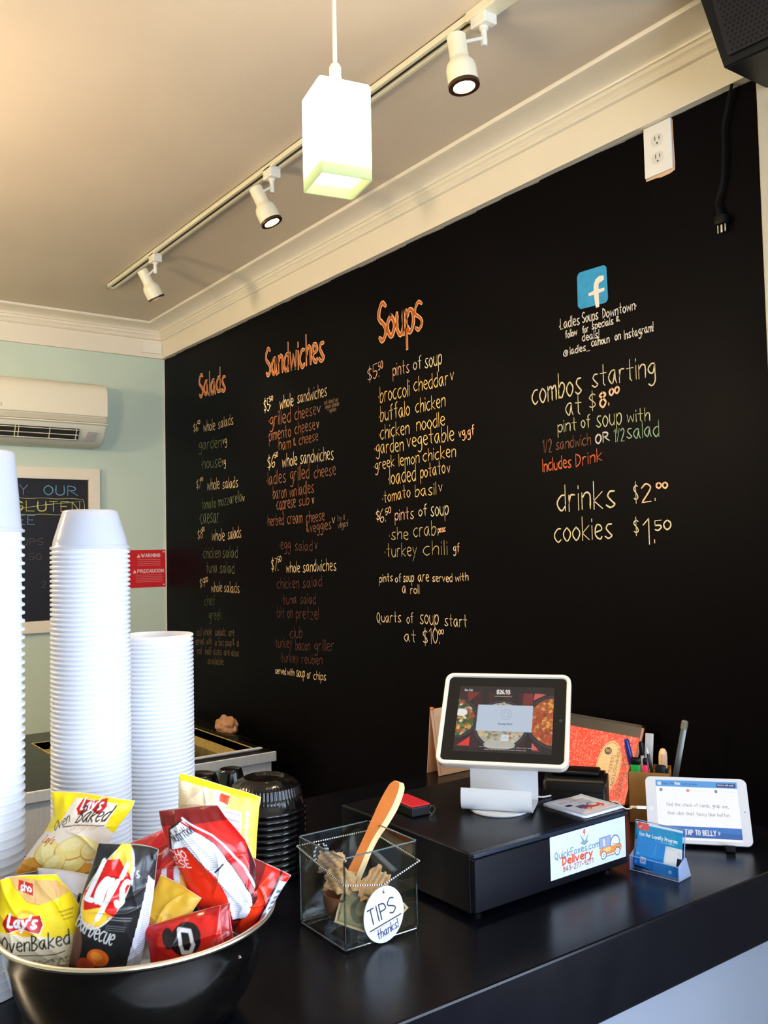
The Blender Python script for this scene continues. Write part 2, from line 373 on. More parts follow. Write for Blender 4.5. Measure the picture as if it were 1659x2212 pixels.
# ------------------------------------------------------------------ chalk writing on the menu wall (painted print, child of the wall)
INK = {'c': (238, 206, 158), 'w': (226, 216, 200), 'g': (116, 124, 86), 'G': (94, 102, 70), 'r': (150, 98, 66), 'R': (104, 68, 58), 'y': (236, 192, 116), 'p': (250, 190, 150),
       'o': (206, 112, 36), 'k': (246, 196, 150), 'l': (206, 206, 150), 'm': (158, 186, 152), 'b': (130, 86, 64), 'O': (206, 104, 62), 'd': (128, 104, 80), 'n': (226, 208, 164), 'Y': (200, 178, 116)}
REG = {1: (400, 780, 5.978), 2: (400, 1120, 6.144), 3: (560, 720, 5.532), 4: (560, 1100, 5.673), 5: (780, 640, 5.268), 6: (780, 1030, 5.821), 7: (1130, 560, 4.74), 8: (1130, 860, 4.74)}
LINES = """1|$6|112|918|170|905|110|c
1|00|165|815|195|808|50|c
1|whole|240|912|388|885|140|c
1|salads|430|875|622|815|135|c
1|·garden|170|1150|470|1115|150|g
1|vg|485|1075|540|1070|110|c
1|·house|215|1400|470|1360|160|g
1|vg|480|1345|525|1340|110|c
1|$7|150|1650|205|1640|110|c
1|00|200|1550|232|1545|50|c
1|whole|290|1670|445|1645|150|c
1|salads|485|1650|685|1625|140|c
1|·tomato|205|1915|400|1890|140|g
1|mozzarella|430|1880|740|1810|140|g
1|v|745|1810|770|1805|100|c
1|·caesar|190|2100|440|2080|190|g
2|$8|170|280|235|260|120|c
2|00|225|175|258|170|60|c
2|whole|360|295|525|290|155|c
2|salads|570|280|745|255|155|c
2|·chicken|235|525|470|520|145|g
2|salad|500|520|700|520|150|g
2|tuna|285|725|425|715|145|g
2|salad|465|725|655|730|150|g
2|$9|200|920|260|910|120|c
2|00|262|850|302|840|70|c
2|whole|350|975|490|975|130|c
2|salads|520|975|722|990|135|c
2|chef|262|1155|400|1150|135|G
2|·greek|310|1345|490|1335|140|G
2|all|160|1560|220|1560|110|d
2|whole|245|1550|355|1550|110|d
2|salads|400|1560|540|1555|110|d
2|are|580|1560|655|1560|110|d
2|served|140|1680|250|1670|100|d
2|with|285|1675|355|1670|100|d
2|a 5oz|400|1690|515|1685|100|d
2|soup &|535|1690|655|1695|100|d
2|a|690|1700|718|1700|110|d
2|roll|165|1805|222|1800|100|d
2|half-sizes|270|1805|485|1810|100|d
2|are|520|1815|590|1815|100|d
2|also|620|1820|712|1835|100|d
2|available|305|1930|510|1945|100|d
3|$5·|60|945|140|915|150|c
3|50|125|815|165|800|60|c
3|whole|250|905|410|865|150|c
3|sandwiches|460|840|810|750|150|c
3|·grilled|115|1115|380|1060|170|r
3|cheese|430|1040|680|965|150|r
3|v|695|950|735|940|120|c
3|ask about our|780|850|950|810|55|d
3|vegan cheese|790|905|955|860|55|d
3|option|845|945|920|925|55|d
3|·pimento|110|1290|380|1235|150|r
3|cheese|430|1210|670|1145|140|r
3|v|690|1135|715|1128|120|c
3|·ham|225|1400|380|1375|145|r
3|&|415|1350|445|1345|100|r
3|cheese|480|1335|705|1280|130|r
3|$6|105|1630|190|1590|150|c
3|50|185|1490|225|1470|60|c
3|whole|280|1605|455|1565|150|c
3|sandwiches|495|1565|890|1505|160|c
3|·ladles|95|1820|320|1780|160|r
3|grilled|375|1770|600|1730|170|r
3|cheese|660|1730|915|1690|150|r
3|·baron|160|1985|325|1960|150|r
3|von|365|1960|445|1945|140|r
3|ladles|470|1940|655|1900|150|r
3|·caprese|205|2115|435|2080|160|r
3|sub|475|2065|600|2050|130|r
3|v|635|2035|657|2030|110|c
4|·herbed|100|205|305|190|135|r
4|cream|350|185|530|165|150|r
4|cheese|580|170|800|135|140|r
4|v|895|170|930|165|110|c
4|Try it|960|150|1055|125|65|d
4|vegan!|970|235|1090|205|80|d
4|&veggies|585|295|885|240|130|r
4|·egg|255|495|385|490|140|R
4|salad|440|510|655|515|130|R
4|v|685|490|717|485|120|d
4|$7.|155|755|235|750|150|c
4|50|230|650|272|640|70|c
4|whole|335|775|500|770|130|c
4|sandwiches|540|770|945|750|140|c
4|·chicken|210|970|490|965|130|R
4|salad|535|960|770|945|130|R
4|·tuna|280|1165|460|1155|120|R
4|salad|505|1160|695|1160|130|R
4|·blt|215|1320|315|1335|130|R
4|on|350|1330|410|1330|140|R
4|pretzel|455|1340|730|1350|140|R
4|·club|370|1580|530|1580|140|R
4|·turkey|190|1700|405|1690|130|R
4|bacon|450|1725|625|1730|130|R
4|griller|680|1735|920|1735|140|R
4|·turkey|260|1870|485|1880|125|R
4|reuben|525|1890|775|1900|120|R
4|served|200|2010|330|2030|80|c
4|with|350|2030|430|2040|80|c
4|soup|460|2050|560|2060|120|c
4|or|590|2075|635|2070|110|c
4|chips|670|2085|820|2095|100|c
5|$5.|80|975|205|915|160|p
5|50|200|845|250|815|90|p
5|pints|365|905|550|865|150|p
5|of|600|835|690|815|150|n
5|soup|730|815|920|770|180|n
5|·broccoli|205|1215|550|1130|180|y
5|cheddar|605|1085|995|1010|165|y
5|v|1020|955|1058|945|140|c
5|·buffalo|210|1430|555|1350|170|y
5|chicken|625|1330|960|1250|160|y
5|·chicken|210|1630|550|1560|160|y
5|noodle|635|1535|955|1470|160|y
5|·garden|160|1795|485|1760|160|y
5|vegetable|525|1720|1060|1640|165|y
5|vg,gf|1115|1605|1290|1575|110|p
5|·greek|150|1985|380|1935|130|y
5|lemon|435|1935|665|1895|140|y
5|chicken|710|1880|1080|1820|140|y
5|·loaded|315|2145|625|2095|180|y
5|potato|680|2070|960|2010|150|y
5|v|985|2010|1015|2000|120|p
6|·tomato|275|330|620|250|150|y
6|basil|685|250|945|220|150|y
6|v|980|185|1025|180|130|p
6|$|195|550|235|545|130|n
6|6.|245|575|310|560|170|k
6|50|310|485|378|445|80|k
6|pints|430|550|665|525|150|p
6|of|730|500|830|485|140|n
6|soup|880|495|1100|475|190|n
6|·she|360|790|595|785|150|Y
6|crab|665|750|945|735|180|Y
6|pesc|970|705|1065|685|80|p
6|·turkey|305|1010|705|985|165|Y
6|chili|790|985|1085|975|175|Y
6|gf|1165|950|1240|945|110|k
6|pints|235|1325|400|1310|100|c
6|of|435|1325|505|1320|100|c
6|soup|535|1325|665|1315|120|c
6|are|722|1315|855|1310|130|c
6|served|900|1315|1150|1320|100|c
6|with|1190|1320|1350|1300|100|c
6|a|525|1460|568|1460|140|c
6|roll|625|1470|735|1470|110|c
6|Quarts|205|1830|505|1830|130|c
6|of|580|1840|660|1835|130|c
6|soup|745|1850|975|1860|190|c
6|start|1055|1870|1335|1890|150|c
6|at|550|2070|690|2080|150|c
6|$10.|785|2100|990|2095|190|c
6|00|980|1985|1040|1975|60|c
7|·Ladles|375|725|580|665|105|w
7|Soups|612|650|770|615|105|w
7|Downtown·|820|605|1160|515|100|w
7|follow|435|810|555|775|75|w
7|for|610|755|670|740|70|w
7|specials|708|720|925|665|75|w
7|&|960|645|995|635|55|w
7|deals!|610|840|780|800|80|w
7|@|420|1000|460|985|75|w
7|ladles_|485|975|685|925|75|w
7|calhoun|705|895|885|850|80|w
7|on|945|835|1000|820|90|w
7|Instagram!|1040|820|1335|735|90|w
7|combos|100|1495|600|1365|240|n
7|starting|710|1320|1355|1195|215|n
7|at|445|1605|600|1590|200|n
7|$|685|1540|745|1520|170|n
7|8.|790|1520|880|1495|155|k|2
7|00|890|1400|985|1365|70|k|1.8
8|pint|360|350|550|330|130|l
8|of|600|305|690|300|130|l
8|soup|755|300|1010|270|190|l
8|with|1070|245|1300|230|130|l
8|1/2|205|560|295|550|130|b
8|sandwich|340|530|695|475|120|b
8|OR|750|470|885|430|100|w|1.5
8|1/2|935|450|1040|440|130|m
8|salad|1065|415|1395|390|160|m
8|Includes|205|755|495|705|125|O|1.3
8|Drink|545|710|810|635|130|O|1.2
8|drinks|360|1165|945|1110|265|n
8|$|1140|1060|1180|1050|180|n
8|2.|1220|1065|1355|1045|180|k|1.4
8|00|1370|925|1480|920|60|k|1.5
8|cookies|330|1480|915|1425|225|n
8|$|1140|1395|1185|1390|155|n
8|1.|1240|1500|1350|1480|250|n|1.3
8|50|1355|1355|1515|1340|100|n|1.3"""
for ln in LINES.split('\n'):
    q = ln.split('|'); ox, oy, s = REG[int(q[0])]; X0, Y0, X1, Y1, A = map(float, q[2:7]); bold = float(q[8]) if len(q) > 8 else 1
    bm = BM(); wall_word(bm, q[1], ox+X0/s, oy+Y0/s, ox+X1/s, oy+Y1/s, A/s, bold=bold*(.85 if q[0] in '12' else 1))
    k = q[7]; obj('chalk_word', bm, mat('chalk_'+k, INK[k], .9, spec=.1, noise=.22, nscale=160), wall_r)
m_or = mat('orange_chalk_paint', (190, 92, 20), .85, noise=.12, nscale=90); m_ol = mat('pale_outline', (250, 206, 158), .85, noise=.1, nscale=120)
def heading(words):
    bo, bi = BM(), BM()
    for s, r, X0, Y0, X1, Y1, A in words:
        ox, oy, sc = REG[r]; a = on(ox+X0/sc, oy+Y0/sc, 0, WX); t = on(ox+X0/sc, oy+(Y0-A)/sc, 0, WX); H = t.z-a.z
        st = random.getstate(); wall_word(bo, s, ox+X0/sc, oy+Y0/sc, ox+X1/sc, oy+Y1/sc, A/sc, w=.033*(H/.24 if H < .24 else 1), lift=.0010)
        random.setstate(st); wall_word(bi, s, ox+X0/sc, oy+Y0/sc, ox+X1/sc, oy+Y1/sc, A/sc, w=.0200*(H/.24 if H < .24 else 1), lift=.0018)
    obj('heading_outline', bo, m_ol, wall_r); obj('heading_fill', bi, m_or, wall_r)
heading([('Salads', 1, 190, 465, 520, 385, 290)])
heading([('Sandwiches', 3, 90, 520, 775, 325, 320)])
heading([('S', 5, 215, 525, 290, 500, 420), ('oup', 5, 310, 465, 600, 395, 420), ('S', 5, 625, 390, 700, 365, 310)])
# painted blue square with the white f
q = [(1247, 590.6), (1310.4, 571), (1314.6, 652.5), (1249.5, 669.5)]
c4 = [on(x, y, 0, WX) for x, y in q]; P = []
for u, v in rrect(1, 1, .13, 5):
    u += .5; v = .5-v; top = c4[0].lerp(c4[1], u); bo = c4[3].lerp(c4[2], u); pp = top.lerp(bo, v); P.append((WX-.0012, pp.y+random.uniform(-.0008, .0008), pp.z))
b = BM(); b.faces.new([b.verts.new(p) for p in P]); obj('blue_square', b, mat('blue_paint', (30, 150, 200), .6, noise=.12, nscale=60), wall_r)
b = BM()
def pxw(pts, s=4.74, ox=1130, oy=560): return [(on(ox+x/s, oy+y/s, 0, WX).y, on(ox+x/s, oy+y/s, 0, WX).z) for x, y in pts]
ribbon(b, pxw([(766, 470), (758, 400), (752, 320), (752, 265), (765, 225), (790, 205), (812, 195)]), .0175, WX-.002)
ribbon(b, pxw([(690, 360), (758, 336), (825, 312)]), .013, WX-.0024)
obj('letter_f', b, mat('white_paint', (236, 224, 208), .6), wall_r)

# ================================================================== FIXTURES ON WALLS AND CEILING
m_wplast = mat('white_plastic', (232, 226, 208), .35)
m_enamel = mat('cream_enamel', (228, 220, 190), .3)
m_dark = mat('black_plastic', (11, 11, 13), .38, spec=.3)
m_steel = mat('brushed_steel', (190, 190, 188), .28, metal=1, noise=.06, nscale=30, stretch=(1, 1, 12))
def text_mesh(s, h, w, W=None):
    """pen lettering as flat ribbons in the local XZ plane, facing -Y"""
    b = BM(); st, tw = layout(s); k = W/tw if W else h
    for P in st: ribbon(b, [(p[0]*k, p[1]*h) for p in P], w, 0)
    for v in b.verts: v.co = (v.co.y, 0, v.co.z)
    return b

# duplex outlet under the frieze
t = thing('wall_outlet', 'white double socket outlet tucked under the cream frieze on the black wall', 'outlet', (WX, 1.307, 2.612))
b = BM(); box(b, (-.007, -.039, -.062), (-.0005, .039, .0615), .002); obj('cover_plate', b, mat('outlet_white', (236, 232, 222), .35), t)
b = BM(); b.faces.new([b.verts.new((-.0009, y, z)) for y, z in ((.039, -.06), (.040, -.067), (.012, -.068), (-.005, -.071), (-.030, -.070), (-.043, -.066), (-.044, -.05), (-.042, .01), (-.0415, .055), (-.039, .061), (-.039, -.06))])
obj('unpainted_edge', b, mat('peach_primer', (222, 178, 140), .8), t)
for zc in (.021, -.023):
    b = BM(); pr = [(-.0078, y, zc+z) for y, z in rrect(.033, .029, .012, 5)]; prism(b, pr, (.002, 0, 0)); s_ = obj('socket', b, mat('outlet_white2', (222, 218, 206), .3), t)
    b = BM(); box(b, (-.0084, .004, zc-.001), (-.0070, .0055, zc+.009)); box(b, (-.0084, -.0075, zc-.001), (-.0070, -.006, zc+.008))
    lathe(b, [(0, 0), (.0022, 0), (.0022, .001), (0, .001)], 12, Matrix.Translation((-.0074, -.001, zc-.008)) @ Matrix.Rotation(-PI/2, 4, 'Y'))
    obj('slots', b, mat('slot_dark', (40, 30, 26), .6), s_)
# corner cover plate on the frieze
o = obj('corner_plate', box(BM(), (1.668, 4.322, 2.696), (1.774, 4.3295, 2.752), .002), m_wplast)
tag(o, 'small blank cream cover plate in the corner of the frieze', 'cover plate')

# loudspeaker under the ceiling with its hanging power cord
t = thing('wall_speaker', 'black perforated wall speaker in the upper right corner under the ceiling', 'speaker', (0, 0, 0))
b = BM(); V = [(1.597, 1.0, 2.606), (1.62, .62, 2.606), (WX-.014, .62, 2.63), (WX-.014, 1.022, 2.63), (1.597, 1.062, 2.822), (1.62, .60, 2.822), (WX-.014, .60, 2.822), (WX-.014, 1.06, 2.822)]
vs = [b.verts.new(v) for v in V]
for f in ((0, 1, 2, 3), (4, 5, 6, 7), (0, 1, 5, 4), (1, 2, 6, 5), (2, 3, 7, 6), (3, 0, 4, 7)): b.faces.new([vs[k] for k in f])
bmesh.ops.bevel(b, geom=b.edges[:], offset=.004, segments=2, affect='EDGES'); obj('cabinet', b, mat('speaker_black', (15, 15, 19), .45, spec=.35), t)
b = BM(); O = Vector(V[0]); U = Vector(V[1])-O; Wv = Vector(V[4])-O; N = U.cross(Wv).normalized(); N = N if N.x < 0 else -N
u = U.normalized(); w_ = (Wv-u*Wv.dot(u)).normalized(); a0 = O+N*.0035
prism(b, [a0+u*.012+w_*.02, a0+u*.37+w_*.02, a0+u*.37+w_*.2, a0-u*.03+w_*.2], N*.002); gr = obj('grille', b, mat('grille_black', (22, 21, 27), .5), t)
b = BM()
for i in range(34):
    for j in range(17):
        uu = .022+i*.0098+(j % 2)*.0049-.0022*j; zz = .028+j*.0094
        p0 = a0+N*.0024+u*uu+w_*zz; b.faces.new([b.verts.new(p0+(u*math.cos(a)+w_*math.sin(a))*.0029) for a in [k*PI/4 for k in range(8)]])
h = obj('grille_holes', b, mat('hole_black', (3, 3, 4), .9), t); h['kind'] = 'stuff'
t = thing('power_cord', 'black power cord hanging down the black wall with a three-pin plug at its end', 'cord', (WX-.012, 1.14, 2.36))
P = smooth_path([(1.785, 1.1, 2.675), (1.788, 1.125, 2.60), (1.788, 1.128, 2.54), (1.788, 1.135, 2.47), (1.788, 1.15, 2.43), (1.787, 1.147, 2.41)], 6)
obj('cable', tube(BM(), [tuple(p-np.array((WX-.012, 1.14, 2.36))) for p in P], .0035, 8), mat('cord_black', (9, 9, 10), .5, spec=.15), t, True)
b = BM(); tube(b, [(-.001, .007, .052), (-.001, .003, .03)], [.0055, .0075], 10); box(b, (-.010, -.014, .012), (.008, .014, .034), .004); obj('plug_body', b, mat('cord_black', (9, 9, 10), .5, spec=.15), t, True)
for dy in (-.009, 0, .009): obj('prong', box(BM(), (-.002, dy-.0012 if dy else -.0022, -.006), (.002, dy+.0012 if dy else .0022, .014)), m_steel, t)

# track light
t = thing('track_rail', 'long cream ceiling track rail with a dark slot', 'track light', (0, 0, 0))
b = BM(); y0, y1 = 1.42, 3.735; xa, xb = 1.290, 1.326
for lo, hi in (((xa, y0, CEIL-.018), (xa+.010, y1, CEIL-.0005)), ((xb-.010, y0, CEIL-.018), (xb, y1, CEIL-.0005)), ((xa, y0, CEIL-.004), (xb, y1, CEIL-.0005)), ((xa, y1-.006, CEIL-.018), (xb, y1, CEIL-.0005))): box(b, lo, hi, .0008, 1)
obj('rail', b, m_enamel, t)
obj('slot', box(BM(), (xa+.010, y0, CEIL-.010), (xb-.010, y1-.007, CEIL-.0042)), mat('slot_brown', (46, 36, 30), .6), t)
b = BM(); box(b, (xa-.003, .9, CEIL-.022), (xb+.003, y0, CEIL-.0005), .002); box(b, (xa+.006, 1.36, CEIL-.0235), (xb-.006, 1.385, CEIL-.02)); obj('feed_cover', b, m_enamel, t)
def spot(label, y, d, power, zt=2.757, adapter_dx=0):
    d = Vector(d).normalized(); R = (-d).to_track_quat('Z', 'Y').to_matrix().to_4x4()
    top = Vector((1.262 if y > 1.5 else 1.245, y, zt)); t = thing('track_spotlight', label, 'spotlight', (1.308, y, CEIL-.018), group='spotlights on the ceiling track'); T0 = Matrix.Translation(-t.location)
    M = T0 @ Matrix.Translation(top) @ R
    s = -1
    pr = [(0, 0), (.016, 0), (.0205, -.003), (.0205, -.052), (.0225, -.058), (.030, -.068), (.0325, -.078), (.0325, -.118), (.029, -.118), (.0285, -.108)]
    obj('lamp_head', lathe(BM(), pr, 40, M), m_enamel, t, True)
    obj('rim', lathe(BM(), [(.0335, -.112), (.0335, -.1195), (.0235, -.1195), (.0235, -.112)], 40, M), mat('bronze_rim', (58, 36, 20), .35), t, True)
    on_ = power > 0
    obj('bulb', lathe(BM(), [(0, -.115), (.012, -.1155), (.0236, -.113)], 32, M), mat('spot_bulb', (255, 235, 205), .3, emit=(255, 226, 180), estr=28) if on_ else mat('spot_lens', (200, 190, 170), .2), t, True)
    dy = .02
    b = BM(); box(b, (-.018, -.024-dy, -.026), (.018, .024-dy, .008), .003); obj('adapter', b, m_wplast, t)
    b = BM(); pr = [(0, 0), (.010, 0), (.010, -.006), (.0065, -.008), (.0075, -.034), (.0065, -.042), (0, -.043)]
    lathe(b, pr, 20, Matrix.Translation((.0, -dy, -.026))); tube(b, [(-.002, -dy, -.05), tuple(M @ Vector((.018, 0, -.03)))], .004, 8); obj('swivel_arm', b, m_wplast, t, True)
    if on_:
        l = bpy.data.lights.new('spot_beam', 'SPOT'); l.energy = power; l.color = (1, .74, .46); l.spot_size = math.radians(75); l.spot_blend = .8; l.shadow_soft_size = .02
        lo = bpy.data.objects.new('spot_beam', l); COL.objects.link(lo); lo.matrix_world = Matrix.Translation(top+d*.124) @ R
    return t
spot('nearest cream track spotlight, lit, aimed straight down', 1.405, (.06, -.12, -.99), 16)
spot('middle cream track spotlight, lit, tilted toward the wall', 2.345, (.33, -.24, -.91), 16)
spot('farthest cream track spotlight, tilted with its face turned away', 3.26, (.50, .03, -.866), 16)

# pendant lamps
def pendant(label, x, y, z, rot, power, glow=1.05):
    t = thing('pendant_lamp', label, 'pendant lamp', (x, y, z), (0, 0, rot), group='square glass pendant lamps'); s = .0505; H = .185
    b = BM(); box(b, (-s, -s, 0), (s, s, H), .007, 3)
    fs = [f for f in b.faces if all(abs(v.co.z) < .0075 for v in f.verts)]; bmesh.ops.delete(b, geom=fs, context='FACES')
    mn = 'lit_glass_shade' if glow == 1.05 else 'lit_glass_shade_%d' % (glow*10); m = bpy.data.materials.get(mn)
    if not m:
        m = mat(mn, (150, 154, 120), .25); nt = m.node_tree; bs = nt.nodes['Principled BSDF']
        tc = nt.nodes.new('ShaderNodeTexCoord'); sx = nt.nodes.new('ShaderNodeSeparateXYZ'); mr = nt.nodes.new('ShaderNodeValToRGB'); nt.links.new(tc.outputs['Object'], sx.inputs[0])
        mm = nt.nodes.new('ShaderNodeMath'); mm.operation = 'MULTIPLY'; mm.inputs[1].default_value = 1/.185; nt.links.new(sx.outputs[2], mm.inputs[0]); nt.links.new(mm.outputs[0], mr.inputs[0])
        # the bulb sits high in the shade, so the glass glows less towards its open end
        e = mr.color_ramp.elements; e[0].position = 0; e[0].color = (.20, .23, .07, 1); e[1].position = .30; e[1].color = (10.5, 8.7, 6.2, 1)
        k = e.new(.14); k.color = (.36, .42, .17, 1)
        nt.links.new(mr.outputs[0], bs.inputs['Emission Color']); bs.inputs['Emission Strength'].default_value = glow
    o = obj('shade', b, m, t, True); md = o.modifiers.new('wall', 'SOLIDIFY'); md.thickness = .004; md.offset = -1
    obj('socket_cup', lathe(BM(), [(.0, H-.001), (.027, H), (.023, H+.006), (.015, H+.018), (.011, H+.028), (.011, H+.046), (.008, H+.052), (0, H+.053)], 28), m_wplast, t, True)
    obj('cord', tube(BM(), [(0, 0, H+.05), (.0, 0, H+.2), (0, 0, CEIL-.02-z)], .0042, 10), m_wplast, t, True)
    obj('canopy', lathe(BM(), [(0, CEIL-.001-z), (.05, CEIL-.001-z), (.048, CEIL-.016-z), (.02, CEIL-.024-z), (0, CEIL-.024-z)], 32), m_wplast, t, True)
    obj('bulb', lathe(BM(), [(0, .075), (.018, .08), (.024, .095), (.024, .11), (.014, .14), (.013, .17), (0, .17)], 24), mat('bulb_glass', (255, 246, 226), .3, emit=(255, 240, 205), estr=1.2), t, True)
    if not power: return t
    l = bpy.data.lights.new('bulb_light', 'POINT'); l.energy = power; l.color = (1, .74, .48); l.shadow_soft_size = .07
    lo = bpy.data.objects.new('bulb_light', l); COL.objects.link(lo); lo.location = (x, y, z-.015); return t
pendant('glowing white square glass pendant lamp hanging in front of the track', .8975, 1.351, 2.322, -.215, 0)
pendant('second square glass pendant lamp, left of the first and beyond the picture edge', .05, 2.3, 2.27, -.215, 26, .9)
pendant('added square glass pendant lamp brightening the kitchen end, unseen beyond the picture edge', -.75, 3.0, 2.27, -.215, 30, 8.0)  # added unseen lamp that lifts the dim back wall and ceiling

# air conditioner on the mint wall
t = thing('air_conditioner', 'cream wall-mounted air conditioner high on the mint wall', 'air conditioner', (0, 0, 0))
XL, XR, YF = .62, 1.432, 4.15
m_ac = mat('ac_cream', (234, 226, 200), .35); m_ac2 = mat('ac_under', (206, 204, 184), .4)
def xprism(prof, x0, x1, bev=.0):
    b = BM(); prism(b, [(x0, y, z) for y, z in prof], (x1-x0, 0, 0))
    if bev: bmesh.ops.bevel(b, geom=[e for e in b.edges if abs(e.verts[0].co.x-e.verts[1].co.x) < 1e-6], offset=bev, segments=2, affect='EDGES')
    return b
body = [(YB-.001, 2.485), (4.22, 2.482), (4.178, 2.470), (4.160, 2.45), (4.158, 2.32), (4.160, 2.288), (4.166, 2.262), (4.185, 2.228), (4.215, 2.203), (4.25, 2.192), (YB-.001, 2.190)]
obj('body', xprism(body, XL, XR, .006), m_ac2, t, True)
obj('front_panel', xprism([(4.24, 2.486), (4.205, 2.484), (4.172, 2.474), (4.154, 2.452), (YF, 2.425), (YF, 2.326), (4.158, 2.322), (4.165, 2.45), (4.20, 2.478)], XL-.002, XR+.002, .001), m_ac, t, True)
obj('trim_band', xprism([(4.159, 2.320), (4.153, 2.318), (4.153, 2.296), (4.159, 2.294)], XL+.004, XR-.004), mat('ac_band', (196, 188, 164), .3), t)
obj('lower_lip', xprism([(4.159, 2.293), (4.148, 2.291), (4.148, 2.287), (4.160, 2.283)], XL-.002, XR+.003), m_ac, t)
obj('outlet_slot', xprism([(4.164, 2.262), (4.160, 2.255), (4.186, 2.213), (4.192, 2.218)], XL+.06, 1.305), mat('ac_slot', (34, 32, 26), .7), t)
for k, (yy, zz) in enumerate(((4.160, 2.2535), (4.172, 2.232), (4.184, 2.212))):
    b = BM(); box(b, (XL+.06, yy-.010, zz-.0016), (1.300, yy+.008, zz+.0016), .001); obj('louver', b, m_ac, t)
for xx in (.78, .92, 1.02, 1.035, 1.17, 1.29):
    b = BM(); prism(b, [(xx, 4.154, 2.256), (xx, 4.166, 2.262), (xx, 4.19, 2.215), (xx, 4.178, 2.211)], (.0025, 0, 0)); obj('vane', b, m_ac, t)
b = BM(); prism(b, [(1.345, 4.160, 2.250), (1.385, 4.160, 2.250), (1.372, 4.190, 2.212), (1.336, 4.188, 2.212)], (0, -.003, -.002)); obj('display_label', b, mat('ac_label', (176, 170, 164), .3), t)
b = text_mesh('NG', .013, .0018, .024); bmesh.ops.transform(b, matrix=Matrix.Translation((.938, YF-.0012, 2.342)), verts=b.verts); obj('lettering', b, mat('ac_letter', (120, 112, 96), .5), t)

# framed chalkboard on the mint wall
t = thing('framed_chalkboard', 'white-framed chalkboard with blue and yellow writing on the mint wall', 'chalkboard', (0, YB, 0))
FX0, FX1, FZ0, FZ1 = .86, 1.455, 1.32, 2.095; fw = .055
for poly in ([(FX0, FZ1), (FX1, FZ1), (FX1-fw, FZ1-fw), (FX0+fw, FZ1-fw)], [(FX1, FZ1), (FX1, FZ0), (FX1-fw, FZ0+fw), (FX1-fw, FZ1-fw)], [(FX1, FZ0), (FX0, FZ0), (FX0+fw, FZ0+fw), (FX1-fw, FZ0+fw)], [(FX0, FZ0), (FX0, FZ1), (FX0+fw, FZ1-fw), (FX0+fw, FZ0+fw)]):
    b = BM(); prism(b, [(x, -.002, z) for x, z in poly], (0, -.024, 0)); bmesh.ops.bevel(b, geom=b.edges[:], offset=.0025, segments=2, affect='EDGES'); obj('frame_rail', b, m_trim, t)
obj('board', box(BM(), (FX0+fw-.005, -.012, FZ0+fw-.005), (FX1-fw+.005, -.006, FZ1-fw+.005)), mat('slate', (18, 18, 26), .6, noise=.3, nscale=9), t)
def chalk_local(words, m):
    for s, x, z, h, W, wd in words:
        q = text_mesh(s, h, wd, W); bmesh.ops.transform(q, matrix=Matrix.Translation((x, -.0128, z)), verts=q.verts); obj('chalk_word', q, m, t)
chalk_local([('TRY', .965, 1.965, .045, .155, .0045), ('OUR', 1.195, 1.965, .045, .155, .0045), ('FREE', .98, 1.825, .042, .17, .0045)], mat('chalk_blue', (110, 160, 190), .9, noise=.2, nscale=150))
chalk_local([('GLUTEN', 1.06, 1.888, .046, .30, .005)], mat('chalk_yellow', (206, 200, 110), .9, noise=.2, nscale=150))
chalk_local([('SOUPS', 1.02, 1.73, .03, .17, .0025), ('4.50', 1.08, 1.66, .03, .1, .0025), ('2', 1.18, 1.53, .03, .02, .0025)], mat('chalk_grey', (96, 92, 88), .9, noise=.2, nscale=150))
b = BM()
for zz in (1.948, 1.872):
    ribbon(b, [(1.03+.02*k, zz+.002*math.sin(k)) for k in range(18)], .002, 0)
ribbon(b, [(1.37+.012*math.sin(a), 1.91+.038*math.cos(a)) for a in np.linspace(0, PI, 8)], .002, 0); ribbon(b, [(1.05, 1.893), (1.2, 1.918), (1.37, 1.937)], .0022, 0)
for v in b.verts: v.co = (v.co.y, -.0131, v.co.z)
obj('chalk_lines', b, mat('chalk_yellow', (206, 200, 110)), t)

# red warning sign in the corner
o = thing('warning_sign', 'red bilingual warning sign with white lettering beside the black wall', 'sign', (0, YB, 0))
W, H = .315, .188; c = Cv(W, H, 620, (214, 32, 32)); wh = (240, 214, 204)
def tri(x, y, s): c.poly([(x, y), (x+s, y), (x+s/2, y+s)], wh); c.line([(x+s/2, y+s*.3), (x+s/2, y+s*.65)], .0016, (200, 30, 30))
tri(.163, .150, .019); c.text('WARNING', .186, .152, .016, wh, .2, .098); c.scribble(.168, .106, .285, .144, 4, wh, .0016, .55)
tri(.142, .072, .019); c.text('PRECAUCION', .167, .074, .016, wh, .2, .135); c.scribble(.158, .024, .297, .066, 5, wh, .0016, .55)
c.rect(.02, .075, .118, .148, (214, 204, 190)); c.poly([(.03, .07), (.135, .07), (.085, .022), (.085, .0), (.03, .03)], (226, 214, 204)); c.rect(.066, .08, .112, .118, (206, 36, 34), .008); c.rect(.078, .118, .1, .13, (206, 36, 34), .002)
c.ell(.303, .177, .006, .003, wh); c.ell(.303, .012, .005, .003, wh)
me = c.mesh('print', lambda X, Y: (WX-.004-W+X, -.0033, 1.511+Y)); link('print', me, mat('sign_print', attr=True, rough=.35), o)
obj('plate', box(BM(), (WX-.004-W, -.003, 1.511), (WX-.004, -.0005, 1.511+H)), mat('sign_red', (205, 30, 30), .35), o)

